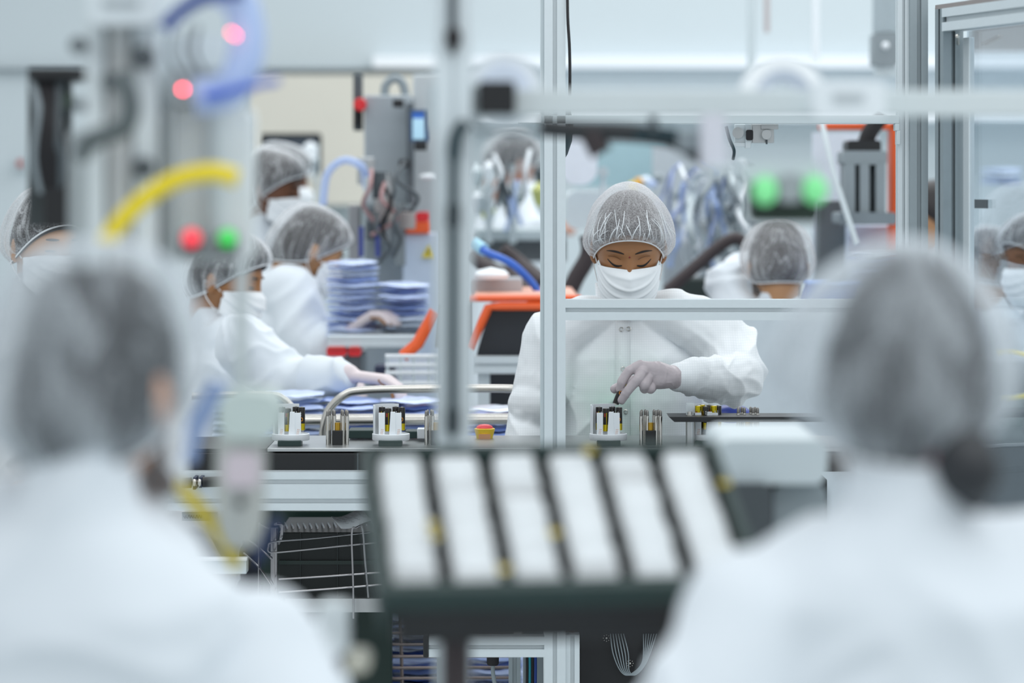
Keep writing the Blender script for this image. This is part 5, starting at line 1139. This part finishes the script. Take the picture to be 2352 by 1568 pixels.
# tray of white parts -------------------------------------------------
TL, TR, BL = P(852, 1040, 3.72), P(1632, 1026, 3.77), P(890, 1330, 3.44)
Uv = (TR - TL); Vv = (BL - TL); Un = Uv.normalized(); Vv = Vv - Un * Vv.dot(Un) * .55; Vn = Vv.normalized(); Nn = Un.cross(Vn).normalized(); Nn = Nn if Nn.z > 0 else -Nn
LU, LV = Uv.length, Vv.length
def tp(a, b, h=0): return TL + Un * a * LU + Vn * b * LV + Nn * h
RT = Matrix((Un, Vn, Nn)).transposed()
ty = thing('parts_crate', 'blurred dark green crate tilted toward the viewer with six rows of white parts', 'crate', tp(.5, 1, -.08))
MB().box(tp(.5, .5, -.055), (LU, LV, .006), RT).build('floor_plate', mat('crate_floor', '14201e', .5), ty)
for a0, a1, b0, b1, hh, nm in ((-.02, .0, -.05, 1.06, .0, 'side_wall'), (1.0, 1.02, -.05, 1.06, .0, 'side_wall'), (-.02, 1.02, -.055, -.015, .0, 'rear_wall'), (-.02, 1.02, 1.02, 1.06, .0, 'front_wall')):
    hw = .028 if nm == 'front_wall' else .06
    MB().box(tp((a0 + a1) / 2, (b0 + b1) / 2, -hw / 2), ((a1 - a0) * LU + .004, (b1 - b0) * LV, hw), RT).build(nm, M_green, ty, bevel=.002)
MB().box(tp(.5, 1.07, -.014), (LU * 1.04, .012, .028), RT).build('front_panel', M_green, ty, bevel=.002)
MB().box(tp(.51, 1.05, -.050), (LU * .98, .024, .044), RT).build('carrier', M_black, ty, bevel=.003)
for k in range(7): MB().box(tp(k / 6, .5, -.032), (.004, LV * .98, .048), RT).build('divider', mat('divider_dark', '131b1a', .5), ty)
ctr_ = tp(.27, 1.05, -.07); MB().cyl(V(P(1045, 0, 3.45).x, 3.5, ctr_.z), V(P(1045, 0, 3.45).x, 3.5, 0), .018, n=20).build('stand', M_brown, ty)
# each white part: a slotted flat clip with rounded top, a small gold insert on some
def make_clip():
    w_, h_, t_ = LU / 6 * .72, .034, .0135
    mb = MB(); poly = [(-w_ / 2, 0), (w_ / 2, 0), (w_ / 2, h_ * .8), (w_ * .40, h_), (-w_ * .40, h_), (-w_ / 2, h_ * .8)]
    t_ = .0105; mb.prism(poly, (0, -t_ / 2, 0), (1, 0, 0), (0, 0, 1), (0, t_, 0)); return mb.mesh('clip', Vector())
cme = make_clip(); fixn(cme); cme.materials.append(mat('clip_white', 'eef2f4', .35, var=.02))
names = ['leftmost', 'second', 'third', 'fourth', 'fifth', 'rightmost']
rs = random.Random(5)
for c_ in range(6):
    b_ = .035; gaps = {0: (.95,), 1: (.28,), 2: (.30,), 3: (.96,), 4: (.20,), 5: ()}[c_]
    while b_ < .985:
        if not any(abs(b_ - q) < .038 for q in gaps):
            o = bpy.data.objects.new('white_clip', cme); COL.objects.link(o); o.location = tp((c_ + .5) / 6 + rs.uniform(-.004, .004), b_, -.044 + rs.uniform(0, .006))
            o.rotation_euler = (RT.to_4x4() @ Matrix.Rotation(.22 + rs.uniform(-.06, .06), 4, 'X')).to_euler()
            tag(o, f'white plastic clip standing in the {names[c_]} compartment of the tilted dark green crate', 'clip', f'white clips in the {names[c_]} crate compartment')
        b_ += .0485
for a, b_, lb in ((.142, .62, 'ring standing in for a blurred gold glint at the right edge of the leftmost crate compartment'), (.145, .70, 'ring standing in for a blurred gold glint, just below another in the leftmost crate compartment'), (.475, .70, 'ring standing in for a blurred gold glint at the right edge of the third crate compartment'), (.635, .04, 'ring standing in for a blurred gold glint at the top of the fourth crate compartment'), (.315, .965, 'ring standing in for a blurred gold glint at the bottom of the second crate compartment'), (1.0, .33, 'ring standing in for a blurred gold glint on the right wall of the dark green crate')):
    mb = MB(); c = tp(a, b_, .004); mb.tube([c + Un * .006 * math.cos(k) + Vn * .006 * math.sin(k) for k in np.linspace(0, 5.76, 12)], .0018, 6, True, 0); mb.solo('glint_ring', lb, 'ring', mat('glint_ring', 'e0c94a', .2, .9), 'glint rings in the crate')  # metal rings stand in for the out-of-focus circles of gold glints
# soft grey boxes right of the tray
MB().rbox(1650, 1010, 1900, 1112, 4.32, .3, .02).solo('pale_box', 'blurred pale grey box between the crate and the person seen from behind at right', 'box', M_wgrey)
MB().rbox(1655, 1112, 1775, 2900, 4.3, .15, .015).solo('dark_box', 'blurred dark grey box right of the tilted green crate', 'box', mat('slate_dark', '454c50', .5))
MB().rbox(1777, 1113, 1900, 2900, 4.35, .15, .015).solo('grey_box', 'blurred mid grey box left of the right person\'s neck', 'box', mat('slate_light', '8d989d', .5))

# press machine on the left -------------------------------------------
LD = 3.62
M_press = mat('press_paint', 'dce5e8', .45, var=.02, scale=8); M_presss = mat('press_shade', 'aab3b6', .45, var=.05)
lp = thing('press_machine', 'blurred pale grey press machine with knobs, hoses and lit buttons', 'machine', P(350, 1000, LD).xy.to_3d())
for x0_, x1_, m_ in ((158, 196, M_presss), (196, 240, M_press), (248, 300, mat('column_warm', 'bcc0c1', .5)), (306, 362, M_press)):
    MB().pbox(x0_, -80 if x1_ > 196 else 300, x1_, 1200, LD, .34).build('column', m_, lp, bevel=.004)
MB().pbox(158, 560, 362, 3400, 3.95, .06).build('back_plate', M_press, lp)
MB().rbox(205, -80, 366, 56, LD - .04, .08, .01).build('top_plate', mat('top_white', 'd9e2e6', .45), lp); MB().pbox(235, -2, 320, 14, LD - .044, .005).build('label_strip', mat('strip_grey', 'a7b0b4'), lp)
for x, y, r_ in ((331, 132, 27), (331, 386, 25), (182, 105, 19), (250, 185, 16)): MB().lathe([(S(r_, LD), 0), (S(r_, LD), .014), (S(r_ * .8, LD), .02), (.001, .02)], P(x, y, LD - .005), (0, -1, 0), 24).build('knob', M_dgrey, lp)
MB().tube([P(270, 170, LD - .09), P(292, 205, LD - .09), P(300, 250, LD - .09), P(285, 290, LD - .09), P(245, 308, LD - .09), P(205, 325, LD - .09), P(190, 350, LD - .03)], S(24, LD), 14).build('bent_tube', mat('tube_grey', '586264', .4), lp)
MB().rbox(366, 80, 560, 245, LD + .05, .05, .01).build('valve_box', M_press, lp); MB().rbox(388, 160, 520, 236, LD, .05, .008).build('valve_block', M_presss, lp)
MB().rbox(372, 245, 575, 600, LD + .03, .08, .012).build('front_box', mat('front_white', 'e4ebec', .45), lp)
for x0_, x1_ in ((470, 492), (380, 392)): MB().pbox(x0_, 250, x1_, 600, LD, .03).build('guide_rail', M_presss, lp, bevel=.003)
for x, m_ in ((440, M_but_r), (523, M_but_g)):
    MB().lathe([(.014, 0), (.014, .02), (.011, .03), (.004, .034)], P(x, 590, LD - .01), n=18).build('button_base', M_dgrey, lp); MB().ell(P(x, 546, LD - .03), (S(19, LD), .012, S(19, LD))).build('button', m_, lp)
for x, y in ((420, 205), (531, 74), (541, 82)): MB().ell(P(x, y, LD - .08), .0024 if x == 420 else .0016, None, 10, 8).build('indicator_led', M_led_r, lp)
MB().tube([P(378, 66, LD - .08), P(400, 40, LD - .08), P(440, 8, LD - .08), P(500, -15, LD - .08), P(560, -20, LD - .08)], .0085, 12).build('navy_hose', M_navy, lp)
MB().tube([P(500, -30, LD - .05), P(548, 0, LD - .05), P(566, 60, LD - .05), P(566, 120, LD - .05), P(545, 180, LD - .05), P(510, 215, LD - .05), P(450, 222, LD - .05)], .022, 14).build('coil_hose', M_lblue, lp)
MB().tube([P(470, 222, LD - .09), P(520, 212, LD - .09), P(580, 196, LD - .09), P(640, 184, LD - .09)], [.007] * 6 + [.006] * 6 + [.0045] * 7, 10).build('blue_hose', mat('royal_hose', '3f63c8', .4), lp)
MB().tube([P(240, 560, LD - .1), P(280, 505, LD - .1), P(340, 450, LD - .1), P(410, 410, LD - .1), P(490, 396, LD - .1), P(545, 410, LD - .1)], S(21, LD), 12).build('yellow_hose', M_yellow, lp)
MB().pbox(538, 600, 568, 940, LD + .02, .02).build('haze_rod', mat('rod_pale', 'c3ccce', .4), lp, bevel=.003)  # pale rod added where there is only a whitish haze
for x in (395, 430, 455): MB().tube([P(x, 60, LD - .04), P(x - 8, 120, LD - .05), P(x + 16, 170, LD - .03)], .0025, 6).build('thin_cable', M_dgrey, lp)
MB().rbox(500, 900, 640, 1010, LD - .1, .1, .02).build('cylinder_head', mat('head_mint', 'c2d0cc', .45), lp)
MB().lathe([(.0, 0), (.018, .004), (.028, .03), (.030, .06), (.030, .12), (.026, .14), (.0, .142)], P(553, 1262, LD - .06), n=28).build('cylinder_body', mat('body_warm', 'bcc0bc', .45), lp)
MB().cyl(P(552, 1156, LD - .105), P(552, 1156, LD - .08), .0055).build('port', M_black, lp); MB().rbox(515, 1040, 595, 1120, LD - .1, .03, .01).build('pink_cover', mat('cover_pink', 'cfc4cb', .5), lp)
MB().tube([P(395, 1100, LD - .05), P(430, 1135, LD - .05), P(470, 1180, LD - .05), P(510, 1235, LD - .05), P(545, 1300, LD - .05)], S(16, LD), 12).build('yellow_hose', mat('dull_yellow_hose', 'd2bd1e', .4), lp)
MB().tube([P(500, 880, LD + .1), P(470, 940, LD + .1), P(445, 990, LD + .1), P(430, 1060, LD + .1)], S(24, LD), 12).build('blue_hose', mat('soft_blue_hose', '9db4e0', .4, alpha=.75), lp)
MB().tube([P(640, 1190, LD + .1), P(612, 1235, LD + .1), P(590, 1290, LD + .1)], S(14, LD), 12).build('navy_hose', mat('dim_navy', '22345c', .5), lp)
MB().rbox(730, 1390, 800, 1440, 3.5, .05, .008).build('foot_block', M_press, lp); MB().rbox(770, 1500, 850, 1545, 3.5, .05, .01).build('foot_block', mat('cream_block', 'd0cfc0'), lp)
MB().pbox(700, 1440, 800, 3500, 3.5, .05).build('foot_column', M_press, lp, bevel=.003)

# dark cable-filled panel bolted to the side of the press
cpn = MB().pbox(64, 156, 160, 520, 4.42, .03).build('cable_panel', mat('panel_slate', '3c4446', .5), lp)
MB().pbox(160, 230, 200, 250, LD + .04, .9).build('panel_arm', M_dgrey, lp)
MB().pbox(66, 156, 190, 184, 4.34, .1).build('top_box', M_black, cpn, bevel=.003)
rs = random.Random(3)
for k in range(15):
    x = rs.uniform(70, 140); y = rs.uniform(190, 440); MB().pbox(x, y, x + rs.uniform(8, 26), y + rs.uniform(18, 60), 4.38 + rs.uniform(0, .02), .03).build('module', rs.choice([M_black, M_rubber, mat('panel_green', '4a5a4c'), M_dgrey, M_black, M_grey]), cpn, bevel=.002)
for k in range(6): MB().tube([P(76 + 12 * k, 186, 4.36), P(90 + 8 * k, 260 + 10 * k, 4.33), P(80 + 12 * k, 360, 4.34), P(96 + 8 * k, 440, 4.37)], .006).build('cable', rs.choice([M_rubber, M_dgrey, M_grey, mat('panel_green')]), cpn)
MB().pbox(100, 420, 160, 522, 4.36, .06).build('power_unit', M_black, cpn, bevel=.003)
bpy.context.view_layer.update()
